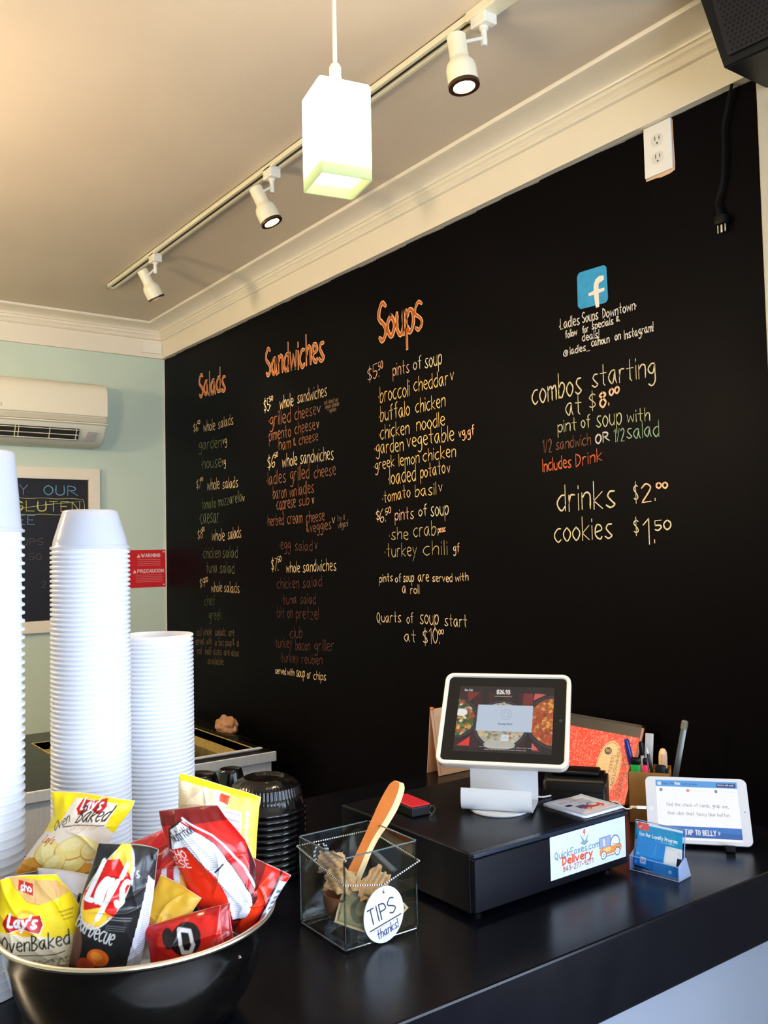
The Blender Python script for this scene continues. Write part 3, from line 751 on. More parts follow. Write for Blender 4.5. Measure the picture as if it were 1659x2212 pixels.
# ================================================================== COUNTER
CZ = 1.05
t = thing('service_counter', 'long black service counter with a pale grey front panel', 'counter', (0, .948, 0))
m_ctop = mat('black_laminate', (7, 8, 16), .25, spec=.28, noise=.15, nscale=14, bump=.06, bscale=400)
b = BM(); box(b, (-1.6, 0, .927), (WX-.001, 1.0, CZ), .004, 2); obj('worktop', b, m_ctop, t)
obj('front_panel', box(BM(), (-1.55, .035, 0), (WX-.001, .06, .927)), mat('pale_grey_panel', (136, 142, 154), .5, noise=.02, nscale=5), t)
obj('end_panel', box(BM(), (-1.55, .06, 0), (-1.52, .96, .927)), mat('pale_grey_panel', (214, 218, 226)), t)
obj('panel_edge', box(BM(), (-1.55, .030, .921), (WX-.001, .036, .927)), m_wplast, t)

# ------------------------------------------------------------------ stacked plastic containers
m_cup = translucent('frosted_plastic', (250, 250, 252), .42, .25, .0)
m_cupT = translucent('frosted_plastic_single', (232, 234, 240), .5, .2, .42)
ORDN = ['second', 'third', 'fourth', 'fifth', 'sixth', 'seventh', 'eighth', 'ninth', 'tenth']
def from_top(k, n, base, rest):
    d = n-1-k
    return base % ORDN[d-1] if 1 <= d <= 9 else rest
def cup_mesh(name, R, rb, h, m):
    """open end at z=0, closed end up"""
    b = BM(); pr = [(R, .0), (R+.0022, .0008), (R+.0022, .0042), (R-.0006, .0052), (R-.0018, .0072), (R-.0022, .013)]
    for k in range(1, 7): q = k/6; pr.append(((R-.0022)*(1-q)+rb*q, .013+(h-.017)*q))
    pr += [(rb-.0015, h-.001), (rb-.005, h), (rb-.007, h-.002), (0, h-.002)]
    inner = [(r-.0006 if r > .002 else 0, z-.0005) for r, z in pr[5:]][::-1]
    lathe(b, pr+inner+[(R-.0004, .0)], 40); me = bpy.data.meshes.new(name); bmesh.ops.recalc_face_normals(b, faces=b.faces); b.to_mesh(me); b.free(); me.materials.append(m); me.shade_smooth(); return me
def stack(name, R, rb, h, x, y, n, pitch, invert, lab, group, top_label):
    me = cup_mesh(name, R, rb, h, m_cup); me2 = cup_mesh(name+'_top', R, rb, h, m_cupT)
    for k in range(n):
        last = k == n-1
        o = bpy.data.objects.new(name, me2 if (last and invert) else me); COL.objects.link(o)
        jx, jy = random.uniform(-.00003, .00003), random.uniform(-.00003, .00003)
        if invert: o.location = (x+jx, y+jy, CZ+.0008+k*pitch)
        else: o.location = (x+jx, y+jy, CZ+.0008+h+k*pitch); o.rotation_euler = (PI, 0, 0)
        tag(o, top_label if last else from_top(k, n, '%s container from the top of the '+lab, 'frosted plastic container deep down in the '+lab), 'container', group)
stack('tall_plastic_container', .0592, .0485, .118, .290, 1.385, 55, .0119, True, 'tallest, leftmost stack of frosted quart containers', 'quart containers in the tallest stack', 'topmost upside-down quart container of the tallest, leftmost stack')
stack('plastic_container', .0585, .0425, .062, .463, 1.425, 85, .00735, True, 'middle stack of upside-down frosted pint containers', 'pint containers in the middle stack', 'topmost upside-down pint container of the middle stack')
stack('open_plastic_container', .0625, .050, .06, .588, 1.475, 59, .0071, False, 'shortest stack of open frosted containers', 'open containers in the shortest stack', 'topmost open container of the shortest, right-hand stack')

# ------------------------------------------------------------------ black takeaway bowls and cups
m_blk = mat('glossy_black_plastic', (8, 8, 10), .16, spec=.5)
b = BM(); pr = [(0, .058), (.024, .058), (.033, .060), (.037, .0635), (.043, .0625), (.055, .056), (.0615, .050)]
for k in range(5): pr += [(.0625+.0008*k, .0485-.004*k), (.0640+.0008*k, .0465-.004*k)]
pr += [(.0690, .026), (.0715, .012), (.0745, .010), (.0765, .006), (.0765, .002), (.0740, .001)]
SEG = 180; lathe(b, pr, SEG)
for v in b.verts:     # fluted shoulder and fluted band
    r = math.hypot(v.co.x, v.co.y)
    if .0610 < r < .0685 and .026 < v.co.z < .0500:
        a = round(math.atan2(v.co.y, v.co.x)/(2*PI/SEG)); f = 1+(.018 if a % 3 else -.026); v.co.x *= f; v.co.y *= f
me_b = bpy.data.meshes.new('black_bowl'); bmesh.ops.recalc_face_normals(b, faces=b.faces); b.to_mesh(b and me_b); b.free(); me_b.materials.append(m_blk); me_b.shade_smooth()
for k in range(11):
    o = bpy.data.objects.new('black_bowl', me_b); COL.objects.link(o); o.location = (.838, 1.55, CZ+.001+k*.0115)
    tag(o, 'top black ribbed plastic bowl, upside down on its stack' if k == 10 else from_top(k, 11, '%s bowl from the top of the black bowl stack', 'lowest black bowl of the upside-down bowl stack'), 'bowl', 'black takeaway bowls in one stack')
def cups(lab, grp, x, y, n, R, rb, h, pitch):
    b = BM(); pr = [(R, 0), (R+.003, .001), (R+.003, .004), (R, .005)]+[(R+(rb-R)*q, .005+(h-.01)*q) for q in (.3, .6, .9, 1)]+[(rb-.002, h-.001), (rb-.005, h), (rb-.007, h-.002), (0, h-.002)]
    lathe(b, pr, 40); me = bpy.data.meshes.new('c'); bmesh.ops.recalc_face_normals(b, faces=b.faces); b.to_mesh(me); b.free(); me.materials.append(m_blk); me.shade_smooth()
    for k in range(n):
        o = bpy.data.objects.new('black_cup', me); COL.objects.link(o); o.location = (x, y, CZ+.001+k*pitch); tag(o, lab % (['topmost']+ORDN)[n-1-k], 'cup', grp)
cups('%s narrow black soup cup in the stack in front of the steam table', 'narrow black soup cups', .887, 1.80, 9, .036, .0255, .055, .0108)
cups('%s wide black cup of the low stack beside the right-hand container stack', 'wide black cups', .7516, 1.66, 10, .041, .033, .04, .0152)

# ------------------------------------------------------------------ steam table behind the counter
t = thing('steam_table', 'stainless steel food warmer table behind the counter, by the black wall', 'steam table', (0, 3.09, 0))
X0, X1, Y1, ZT = .75, 1.709, 1.02, .90; wx0, wx1, wy0, wy1 = 1.02, 1.668, .095, .80
m_ss = mat('stainless', (232, 236, 242), .36, metal=.1, noise=.05, nscale=14, stretch=(12, 1, 1)); m_ssd = mat('dark_steel_top', (74, 70, 62), .35, metal=1, noise=.1, nscale=10); m_lit = mat('gold_lit_steel', (222, 190, 110), .28, metal=.35, noise=.12, nscale=12)  # gold base colour of the well steel stands in for reflected lamp light
b = BM()
for lo, hi in (((X0, 0, ZT-.03), (X1, wy0, ZT)), ((X0, wy1, ZT-.03), (X1, Y1, ZT)), ((X0, wy0, ZT-.03), (wx0, wy1, ZT)), ((wx1, wy0, ZT-.03), (X1, wy1, ZT))): box(b, lo, hi)
obj('top_deck', b, m_ssd, t)
obj('front_lip', box(BM(), (X0, -.012, ZT-.035), (X1+.004, -.0005, ZT+.001), .002), m_ss, t)
obj('cabinet', box(BM(), (X0+.01, .004, .06), (X1-.012, Y1-.01, ZT-.25)), m_ss, t); obj('front_skirt', box(BM(), (X0+.01, .002, ZT-.25), (X1-.012, .012, ZT-.03)), m_ss, t)
for xx in (X0+.04, X1-.06):
    for yy in (.04, Y1-.06): obj('leg', tube(BM(), [(xx, yy, 0), (xx, yy, .07)], .018, 12), m_ss, t)
b = BM()
for lo, hi in (((wx1, wy0, ZT-.2), (wx1+.004, wy1, ZT+.003)), ((wx0-.004, wy0, ZT-.2), (wx0, wy1, ZT+.003)), ((wx0, wy1, ZT-.2), (wx1, wy1+.004, ZT+.003)), ((wx0, wy0-.004, ZT-.2), (wx1, wy0, ZT+.003))): box(b, lo, hi)
obj('well_rim', b, m_lit, t)
for z_ in (0, .007): obj('cover_rail', box(BM(), (wx0-.1, wy0-.035-z_*3, ZT+z_), (wx1+.012, wy0-.015-z_*3, ZT+.005+z_), .001), m_ss, t)
obj('well_plate', box(BM(), (wx0, wy0, ZT-.075), (wx1, wy1, ZT-.07)), mat('dark_water', (34, 32, 22), .25, noise=.2, nscale=12), t)
obj('round_inset', lathe(BM(), [(.125, -.069), (.13, -.062), (.12, -.060), (.112, -.066), (.105, -.1), (0, -.1)], 48, Matrix.Translation((1.385, .40, ZT))), m_lit, t, True)
# backsplash ledge along the black wall with a torn brown paper
obj('back_ledge', prism(BM(), [(X1-.03, wy1+.1, ZT), (X1-.03, .35, ZT), (X1, .3, ZT), (X1+.06, .3, ZT-.02), (X1+.06, Y1, ZT), (X1-.1, Y1, ZT)], (0, 0, .012)), m_ssd, t)
def crumple(name, label, cat, loc, s, m, seed, flat=.6):
    r = np.random.default_rng(seed); b = BM(); bmesh.ops.create_icosphere(b, subdivisions=4, radius=1)
    d = r.normal(size=(14, 3)); d /= np.linalg.norm(d, axis=1)[:, None]; ph = r.uniform(0, 6, 14)
    for v in b.verts:
        p = np.array(v.co); k = 1
        for q, f in zip(d, ph): k += .09*abs(math.sin(4.5*p@q+f))-.045
        v.co = Vector((p[0]*s[0]*k, p[1]*s[1]*k, max(p[2], -flat)*s[2]*k))
    o = obj(name, b, m, None, False); o.location = loc; tag(o, label, cat); return o
crumple('crumpled_paper_bag', 'crumpled brown paper bag on the ledge behind the steam table', 'paper bag', (1.725, 3.53, .932), (.034, .060, .036), mat('kraft_paper', (176, 128, 92), .8, noise=.15, nscale=30), 3)

# ================================================================== SNACK BOWL
BC = (.440, 1.165)
t = thing('steel_bowl', 'large stainless steel mixing bowl heaped with snack bags', 'bowl', (BC[0], BC[1], CZ+.0006))
pr = [(0, .002), (.085, .002), (.088, 0), (.095, .003)]
for k in range(1, 13):
    a = k/12*math.radians(68); pr.append((.095+.076*math.sin(a)/math.sin(math.radians(68)), .003+.131*(1-math.cos(a))/(1-math.cos(math.radians(68)))))
inn = [(max(0, r-.0012), z+.001) for r, z in pr[3:]][::-1]
pr += [(.173, .137), (.1765, .1385), (.1775, .1400), (.1765, .1415), (.1735, .1405)]+inn+[(0, .0045)]
m_bowl = mat('bowl_steel', (158, 157, 154), .15, metal=1, noise=.05, nscale=24, stretch=(1, 1, 9))
obj('bowl', lathe(BM(), pr, 96), m_bowl, t, True)
obj('rolled_rim', lathe(BM(), [(.1745+.0034*math.cos(a), .1405+.0034*math.sin(a)) for a in np.linspace(0, 2*PI, 13)], 96), mat('rim_highlight_steel', (236, 224, 202), .3, metal=1), t, True)  # lighter, warmer copy of the bowl steel carries the rim's golden highlight

m_film = mat('printed_film', rough=.24, spec=.6, attr=True, bump=.12, bscale=140)
m_film2 = mat('matte_film', rough=.38, spec=.5, attr=True, bump=.12, bscale=140)
def bag(label, px, py, depth, W, H, T, roll, yaw, tilt, paint, bend=0, seed=1, back=(214, 214, 218), m=None, dpu=1250, pinch=.1, cat='snack bag', name='snack_bag', fold=0, curve=0, taper=0, prof=None):
    c = Cv(W, H, dpu, (255, 255, 255)); rs = random.getstate(); random.seed(seed); paint(c, W, H); random.setstate(rs)
    r = np.random.default_rng(seed); dirs = r.uniform(0, 2*PI, 7); fr = r.uniform(40, 110, 7); ph = r.uniform(0, 6, 7)
    def shp(X, Y, side):
        s = 2*X/W-1; q = 2*Y/H-1; env = (1-np.abs(s)**2.4)*(1-np.abs(q)**3.2); env = np.clip(env, 0, 1)
        z = side*T/2*env**.62; x = s*W/2*(1-pinch*(1-np.abs(q)**2.5)); y = q*H/2*(1-.03*np.abs(s)**2)
        cr = 0
        for d, f, p in zip(dirs, fr, ph): cr = cr+(1-np.abs(np.sin((X*math.cos(d)+Y*math.sin(d)+.006*np.sin(Y*f*.6+p)+.005*np.sin(X*f*.7))*f*.55+p)))**6*np.clip(np.sin(X*f*.4+Y*33+p)+.2, 0, 1)
        z = z+side*.0046*cr*env**.5*.8+.0035*np.sin(X*62+seed)*np.abs(q)**2+.002*np.sin(Y*90+seed)*np.abs(s)**4
        rad = np.sin(X*(300+20*np.sin(seed)))*np.clip(np.abs(q)-.55, 0, 1)*np.clip(1.02-np.abs(q), 0, 1)*.014; z = z+side*rad
        z = z-bend*(y/(H/2))**2*H*.5+side*0
        x = x*(1-taper*q)+curve*H*.5*q*q
        if prof:
            k = np.array([p[0] for p in prof]); qs = q
            wm = np.interp(qs, k, [p[1] for p in prof]); sh = np.interp(qs, k, [p[2] for p in prof])
            for _ in range(2): wm = (wm+np.interp(np.clip(qs+.2, -1, 1), k, [p[1] for p in prof])+np.interp(np.clip(qs-.2, -1, 1), k, [p[1] for p in prof]))/3; sh = (sh+np.interp(np.clip(qs+.2, -1, 1), k, [p[2] for p in prof])+np.interp(np.clip(qs-.2, -1, 1), k, [p[2] for p in prof]))/3
            x = x*wm+sh*W
        if fold: y = np.where(q > fold, y-(q-fold)*H*.5*.75, y); z = np.where(q > fold, z+(q-fold)*H*.5*.5, z)
        return x, y, z
    x, y, z = shp(c.X, c.Y, 1); co = np.stack([x, y, z], -1).reshape(-1, 3)
    i = np.arange(c.ny*c.nx).reshape(c.ny, c.nx); f1 = np.stack([i[:-1, :-1], i[:-1, 1:], i[1:, 1:], i[1:, :-1]], -1).reshape(-1, 4)
    Xb = np.linspace(0, W, 40); Yb = np.linspace(0, H, 40); Xb, Yb = np.meshgrid(Xb, Yb); xb, yb, zb = shp(Xb, Yb, -1)
    cb = np.stack([xb, yb, zb], -1).reshape(-1, 3); j = np.arange(1600).reshape(40, 40)+len(co)
    f2 = np.stack([j[:-1, :-1], j[1:, :-1], j[1:, 1:], j[:-1, 1:]], -1).reshape(-1, 4)
    colr = np.concatenate([c.c.reshape(-1, 3), np.tile(lin(back), (1600, 1))])
    me = grid_mesh(name, np.concatenate([co, cb]), np.concatenate([f1, f2]), colr)
    o = link(name, me, m or m_film)
    B = Matrix(((_rt.x, _up.x, -_fw.x), (_rt.y, _up.y, -_fw.y), (_rt.z, _up.z, -_fw.z)))
    R = Matrix.Rotation(math.radians(roll), 3, 'Z') @ Matrix.Rotation(math.radians(yaw), 3, 'Y') @ Matrix.Rotation(math.radians(tilt), 3, 'X')
    o.matrix_world = Matrix.Translation(CAM+ray(px, py)*depth) @ (B @ R).to_4x4(); return tag(o, label, cat, 'snack bags in the steel bowl') if cat == 'snack bag' else tag(o, label, cat)
YE, CR, RD, OR, BK, WH = (250, 218, 24), (244, 226, 200), (208, 26, 22), (240, 164, 40), (24, 24, 25), (240, 238, 236)
def laylogo(c, x, y, s, ang=0, ball=True):
    if ball: c.ell(x+s*.15, y, s*.62, s*.62, (246, 176, 30)); c.ell(x+s*.1, y+s*.12, s*.4, s*.36, (255, 214, 70), a=.7)
    co, si = math.cos(math.radians(ang)), math.sin(math.radians(ang))
    P = [(-.95, -.12), (-.75, .38), (0, .26), (.8, .42), (.95, .0), (.78, -.42), (0, -.20), (-.7, -.48)]
    P = [(x+s*(u*co-v*si), y+s*(u*si+v*co)) for u, v in P]; c.poly([(a+.0008, b_-.0012) for a, b_ in P], (250, 230, 220)); c.poly(P, (200, 24, 24))
    c.text("Lay's", x-s*(.66*co-.16*si), y-s*(.66*si+.16*co), s*.56, WH, .2, s*1.3, ang, slant=.1)
def chips(c, items, col=(246, 222, 140)):
    for x, y, a, b_, g in items:
        c.ell(x, y-.001, a, b_, (206, 150, 62), g); c.ell(x, y, a*.96, b_*.93, col, g); c.ell(x-a*.2, y+b_*.2, a*.6, b_*.5, (252, 236, 176), g, .8)
        for _ in range(14): c.ell(x+random.uniform(-a, a)*.6, y+random.uniform(-b_, b_)*.5, .0008, .0006, (226, 186, 96), a=.6)
def p_oven_orig(c, W, H):
    c.rect(0, 0, W, H, (246, 226, 206)); c.poly([(0, 0), (W, 0), (W, H*.26), (W*.6, H*.36), (W*.3, H*.38), (0, H*.2)], (240, 170, 62)); c.rect(0, 0, W, H*.12, (236, 152, 40))
    c.poly([(0, H), (0, H*.55), (W*.18, H*.6), (W*.34, H)], YE); c.poly([(W, H), (W*.84, H), (W*.86, H*.72), (W, H*.62)], YE); c.poly([(0, H*.96), (0, H), (W, H), (W, H*.96)], YE)
    chips(c, [(W*.30, H*.36, .024, .017, -20), (W*.66, H*.30, .022, .018, 25), (W*.60, H*.46, .028, .017, 10), (W*.84, H*.44, .016, .013, -30), (W*.46, H*.24, .02, .015, 60)])
    laylogo(c, W*.56, H*.90, .023, 6, False); c.text('Baked', W*.46, H*.73, .020, (34, 26, 24), .1, W*.36, 6, .25); c.text('Oven', W*.20, H*.60, .014, (50, 40, 36), .1, W*.2, 38, .2)
    c.line([(W*.3, H*.66), (W*.5, H*.70), (W*.85, H*.72)], .0014, (50, 40, 34)); c.text('Original', W*.42, H*.635, .009, (222, 188, 146), .12, W*.34, 6, .3)
    c.text("Lay's", W*.12, H*.46, .010, (200, 90, 40), .16, W*.16); c.text('POTATO CRISPS', W*.04, H*.13, .005, (190, 100, 30), .14, W*.26); c.text('NET WT', W*.66, H*.15, .005, (190, 100, 30), .14, W*.14)
def p_oven_front(c, W, H):
    c.rect(0, 0, W, H, (238, 224, 190)); c.poly([(0, H), (W, H), (W, H*.40), (W*.72, H*.36), (W*.35, H*.44), (0, H*.46)], YE)
    c.poly([(W*.16, H), (W*.96, H*.94), (W*.99, H*.80), (W*.55, H*.72), (W*.40, H*.76)], (226, 178, 108)); c.line([(W*.55, H*.72), (W*.40, H*.76), (W*.16, H)], .0012, (214, 160, 60)); c.line([(W*.5, H*.74), (W*.6, H*.94)], .001, (200, 150, 90))
    c.poly([(W*.32, H*.97), (W*.56, H*.93), (W*.5, H*.82), (W*.30, H*.88)], (196, 36, 26)); c.text('sho', W*.34, H*.875, .009, WH, .18, W*.16, -8)
    laylogo(c, W*.30, H*.55, .026, -8); c.text('OvenBaked', W*.02, H*.26, .018, (30, 26, 26), .1, W*.80, 2, .15); c.line([(W*.2, H*.22), (W*.6, H*.20), (W*.75, H*.22)], .0012, (30, 26, 26))
    for _ in range(260): c.ell(random.uniform(0, W), random.uniform(0, H*.16), .0014, .001, random.choice([(120, 110, 90), (170, 158, 130), (90, 84, 74)]), a=.6)
    c.rect(W*.76, H*.62, W*.94, H*.64, (120, 96, 40), a=.6); c.rect(W*.78, H*.58, W*.92, H*.6, (120, 96, 40), a=.6); c.rect(W*.8, H*.54, W*.92, H*.555, (120, 96, 40), a=.6)
def p_bbq(c, W, H):
    c.rect(0, 0, W, H, (38, 37, 38)); x, y = W*.36, H*.70
    c.ell(x-.001, y-.004, .0255, .052, (222, 218, 206), -16); c.ell(x-.001, y-.004, .0235, .0495, (246, 180, 28), -16); c.ell(x+.007, y+.034, .012, .015, (252, 216, 78), -16); c.ell(x-.010, y-.036, .016, .012, (255, 208, 60), -10, .8)
    P = [(-.029, -.014), (-.012, .030), (.004, .032), (.028, .012), (.022, -.010), (.014, -.036), (-.004, -.026), (-.024, -.034)]
    c.poly([(x+u, y+v) for u, v in P], (216, 30, 26)); c.text("Lay's", x-.024, y-.020, .048, (250, 248, 246), .13, .044, -2, .12)
    c.text('barbecue', W*.01, H*.33, .021, (214, 214, 212), .07, W*.56, -14); c.scribble(W*.42, H*.44, W*.76, H*.48, 2, (150, 150, 150), .001, .7); c.scribble(W*.44, H*.36, W*.7, H*.41, 3, (130, 130, 130), .0008, .6)
    c.ell(W*.40, H*.14, .014, .011, (238, 110, 30), -20); c.ell(W*.24, H*.05, .012, .012, (190, 72, 40)); c.ell(W*.05, H*.18, .009, .024, (110, 76, 62)); c.ell(W*.38, H*.155, .008, .005, (250, 150, 60), -20)
    c.poly([(W*.80, 0), (W*1, 0), (W*1, H*.74), (W*.90, H*.80), (W*.86, H*.5)], (214, 216, 232)); c.scribble(W*.90, H*.03, W*.985, H*.72, 40, (110, 112, 130), .0007, .7)
    c.text("y's", W*.66, H*.76, .013, (200, 200, 198), .1, W*.12, 20)
def p_back(c, W, H):
    c.rect(0, 0, W, H, (240, 186, 80)); c.poly([(0, H), (W, H), (W, H*.96), (0, H*.9)], YE); c.poly([(0, H*.93), (W*.62, H*.95), (W*.5, H*.55), (0, H*.3)], (240, 218, 178)); c.rect(W*.94, 0, W, H, (244, 204, 60))
    c.poly([(W*.50, H*.93), (W*.62, H*.93), (W*.60, H*.84), (W*.49, H*.85)], (206, 66, 20)); c.rect(W*.56, H*.44, W*.78, H*.80, (226, 214, 216), .002)
    for k in range(26):
        if random.random() < .62: c.rect(W*.575, H*(.47+k*.0118), W*.755, H*(.476+k*.0118), (90, 84, 90))
    c.line([(W*.52, H*.41), (W*.8, H*.43), (W*.93, H*.40)], .0014, (196, 130, 40)); c.rect(W*.56, 0, W*.78, H*.36, (220, 214, 222), .002); c.scribble(W*.6, H*.06, W*.76, H*.34, 22, (120, 116, 130), .0007, .7)
    for k, col in enumerate([(250, 236, 190), (250, 226, 150), (246, 240, 230), (250, 226, 160), (252, 240, 200), (120, 140, 180), (40, 90, 160), (230, 160, 150), (226, 110, 80), (206, 40, 30), (236, 214, 120), (250, 240, 160)]): c.ell(W*.85, H*(.80-k*.062), .0034, .0034, col)
    c.scribble(W*.38, H*.46, W*.53, H*.76, 16, (190, 130, 50), .0007, .7); c.scribble(W*.02, H*.35, W*.1, H*.85, 20, (196, 160, 110), .0008, .6)
def p_red(c, W, H):
    c.rect(0, 0, W, H, (196, 24, 20)); c.ell(W*.28, H*.4, W*.3, H*.3, (228, 44, 16), 20, .9); c.rect(0, H*.88, W, H, (120, 12, 18)); c.poly([(W*.84, 0), (W, 0), (W, H*.7), (W*.9, H*.4)], (70, 16, 24)); c.text('CHO', W*.0, H*.62, .010, (240, 220, 214), .13, W*.2); c.text('ESE', W*.0, H*.54, .010, (240, 220, 214), .13, W*.2)
    P = [(W*.02, H*.70), (W*.10, H*.86), (W*.36, H*.93), (W*.62, H*.72), (W*.76, H*.45), (W*.90, H*.22), (W*.86, H*.04), (W*.52, H*.05), (W*.54, H*.26), (W*.48, H*.44), (W*.32, H*.60), (W*.24, H*.72)]
    c.poly(P, (40, 20, 26)); Q = [((x-W*.5)*.93+W*.5, (y-H*.48)*.96+H*.485) for x, y in P]; c.poly(Q, (226, 226, 234)); c.line([(W*.34, H*.90), (W*.60, H*.76), (W*.80, H*.50), (W*.93, H*.24)], .003, (200, 30, 40)); c.line([(W*.37, H*.93), (W*.66, H*.78), (W*.86, H*.50), (W*.97, H*.24)], .003, (236, 230, 234))
    for k in range(46):
        y = H*(.07+k*.017)
        m_ = (.70-.0*k, .55) if k < 12 else (.70-(k-12)*.014, .52-(k-12)*.011); c.scribble(W*(m_[1]+.03), y, W*(m_[0]+.08), y+H*.008, 1, (96, 96, 112), .0008, .7)
    c.line([(W*.48, H*.49), (W*.62, H*.55)], .0022, (30, 28, 34)); c.text('Nutrition', W*.12, H*.75, .011, (40, 40, 50), .14, W*.36, 18)
def p_redside(c, W, H):
    c.rect(0, 0, W, H, (206, 30, 18)); c.rect(0, 0, W*.36, H, (120, 14, 20)); c.ell(W*.5, H*.5, W*.16, H*.4, (236, 58, 20), 0, .9); c.rect(W*.72, 0, W*.78, H, (40, 18, 24)); c.rect(W*.78, 0, W, H*.9, (206, 208, 222))
    for k in range(9): c.rect(W*.84, H*(.1+k*.08), W*.97, H*(.14+k*.08), (60, 60, 80), a=.8)
def p_redD(c, W, H):
    c.rect(0, 0, W, H, (190, 20, 26)); c.ell(W*.55, H*.65, W*.4, H*.3, (222, 36, 26), 0, .8); c.ell(W*.50, H*.60, .021, .019, (26, 20, 24)); c.line([(W*.44, H*.78), (W*.44, H*.40), (W*.52, H*.36), (W*.58, H*.48), (W*.56, H*.72), (W*.44, H*.80)], .0048, (226, 222, 226)); c.ell(W*.3, H*.7, .008, .012, (40, 16, 24)); c.rect(0, 0, W*.62, H*.32, (232, 230, 238)); c.rect(0, H*.22, W*.7, H*.35, (150, 24, 50)); c.text('GUARANTEED FRESH', W*.08, H*.07, .008, (40, 40, 90), .14, W*.5); c.rect(W*.9, 0, W, H, (160, 16, 22)); c.line([(W*.9, 0), (W*.9, H)], .001, (236, 120, 110))
def p_redback(c, W, H):
    c.rect(0, 0, W, H, (150, 16, 22)); c.rect(0, H*.72, W*.9, H, (206, 30, 36)); c.ell(W*.6, H*.3, W*.4, H*.14, (196, 34, 24), 30, .9); c.text('Ja', W*.28, H*.42, .026, (226, 220, 222), .12, W*.24, 22, .3); c.line([(W*.1, H*.4), (W*.4, H*.66), (W*.62, H*.62), (W*.9, H*.75)], .002, (240, 120, 60)); c.ell(W*.25, H*.5, .016, .012, (40, 14, 18)); c.line([(W*.05, H*.18), (W*.5, H*.34), (W*.95, H*.5)], .003, (250, 90, 70), .7)
def p_dark(c, W, H):
    c.rect(0, 0, W, H, (34, 30, 32)); c.text('que', W*.26, H*.30, .017, (190, 188, 190), .08, W*.26, 12); c.ell(W*.8, H*.75, .02, .012, (214, 160, 50), 10); c.rect(0, H*.62, W*.6, H, (206, 206, 220)); c.rect(W*.1, H*.62, W*.3, H, (170, 30, 46)); c.rect(W*.38, H*.7, W*.5, H, (190, 30, 46))
def p_mustard(c, W, H):
    c.rect(0, 0, W, H, (206, 160, 40)); c.poly([(0, 0), (W, 0), (W, H*.3), (0, H*.42)], (196, 134, 60)); c.ell(W*.5, H*.1, W*.3, H*.12, (226, 140, 60)); c.scribble(W*.5, H*.5, W*.66, H*.56, 2, (150, 110, 30), .0009)
def p_silver(c, W, H):
    c.rect(0, 0, W, H, (206, 204, 210)); c.rect(W*.62, H*.5, W*.74, H*.66, (30, 28, 32)); c.scribble(W*.78, H*.6, W*.98, H*.85, 7, (130, 128, 136), .0008, .7)
bag('dark snack bag deep in the bowl at its left edge, behind the front yellow bag', 20, 1975, 1.135, .08, .09, .03, 10, 10, -20, p_dark, seed=11)
bag('silver back of a snack bag under the upright cream bag, with small black square', 150, 1955, 1.15, .11, .08, .035, -8, 0, -35, p_silver, seed=12, m=m_film2)
bag('cream and yellow back of a crisp bag with barcode at the rear right', 470, 1800, 1.235, .118, .128, .035, -20, 10, -8, p_back, seed=4, m=m_film2, pinch=.02, prof=[(-1, .95, .16), (0, .98, 0), (1, 1, -.16)])
bag('red snack bag lying between the black barbecue bag and the nutrition label bag', 345, 1862, 1.185, .105, .075, .035, 22, 0, -15, p_redback, seed=8)
bag('dark snack bag with white script buried in the middle of the bowl', 385, 1925, 1.155, .085, .062, .025, 12, 0, -10, p_dark, seed=9)
bag('upright cream and yellow oven baked crisp bag at the rear left of the bowl', 165, 1812, 1.215, .122, .122, .046, -4, -8, -6, p_oven_orig, seed=2, m=m_film2, pinch=0, prof=[(-1, .98, -.20), (-.3, .86, -.08), (.25, .72, .06), (.6, .84, .12), (1, 1.02, .15)])
bag('small mustard yellow bag half buried in the middle of the bowl', 360, 1975, 1.125, .062, .075, .02, -24, -10, -14, p_mustard, seed=10, m=m_film2)
bag('red snack bag standing on edge against the right rim of the bowl', 550, 1942, 1.165, .058, .096, .038, -28, 8, -6, p_redside, seed=6)
bag('red snack bag with a long white nutrition label, bent over in the centre right', 462, 1872, 1.15, .101, .152, .040, 3, 8, -6, p_red, seed=5, bend=.10, pinch=0, prof=[(-1, .72, .22), (-.4, .9, .12), (.2, .98, .0), (.6, .95, -.14), (1, .68, -.34)])
bag('red snack bag lying flat at the front right rim with a white ringed letter', 412, 2036, 1.105, .118, .066, .034, 16, 0, -16, p_redD, seed=7)
bag('front left oven baked crisp bag, yellow with its top folded over', 88, 1992, 1.115, .098, .118, .034, 1, 14, -4, p_oven_front, seed=3, m=m_film2, pinch=0, prof=[(-1, 1.06, .08), (0, .98, .0), (.5, .92, -.03), (1, .62, -.16)])
bag('shiny black barbecue crisp bag with a big red logo at the front of the bowl', 252, 1960, 1.105, .089, .156, .038, -10, 8, -4, p_bbq, seed=13, pinch=0, prof=[(-1, .94, -.02), (0, 1, -.02), (1, .80, .02)])

# ================================================================== TIPS JAR
JX, JY, JR, JS, JH = .8264, 1.2235, -.0202, .0707, .142
m_gl = glass('jar_glass', (.95, .97, .965), 1, .006, 1.22)
t = thing('glass_tip_jar', 'square clear glass tip vase on the counter', 'tip jar', (JX, JY, CZ), (0, 0, JR))
b = BM(); box(b, (-JS, -JS, .0006), (JS, JS, JH), .008, 4); bmesh.ops.delete(b, geom=[f for f in b.faces if all(v.co.z > JH-.0085 for v in f.verts)], context='FACES')
n0 = [v for v in b.verts if v.co.z > JH-.0095]
for v in n0: v.co.z = JH-.001
obj('outer_glass', b, m_gl, t, True)
b = BM(); box(b, (-JS+.0035, -JS+.0035, .009), (JS-.0035, JS-.0035, JH), .008, 4); bmesh.ops.delete(b, geom=[f for f in b.faces if all(v.co.z > JH-.0085 for v in f.verts)], context='FACES')
for v in b.verts:
    if v.co.z > JH-.0095: v.co.z = JH-.001
obj('inner_glass', b, m_gl, t, True)
b = BM()
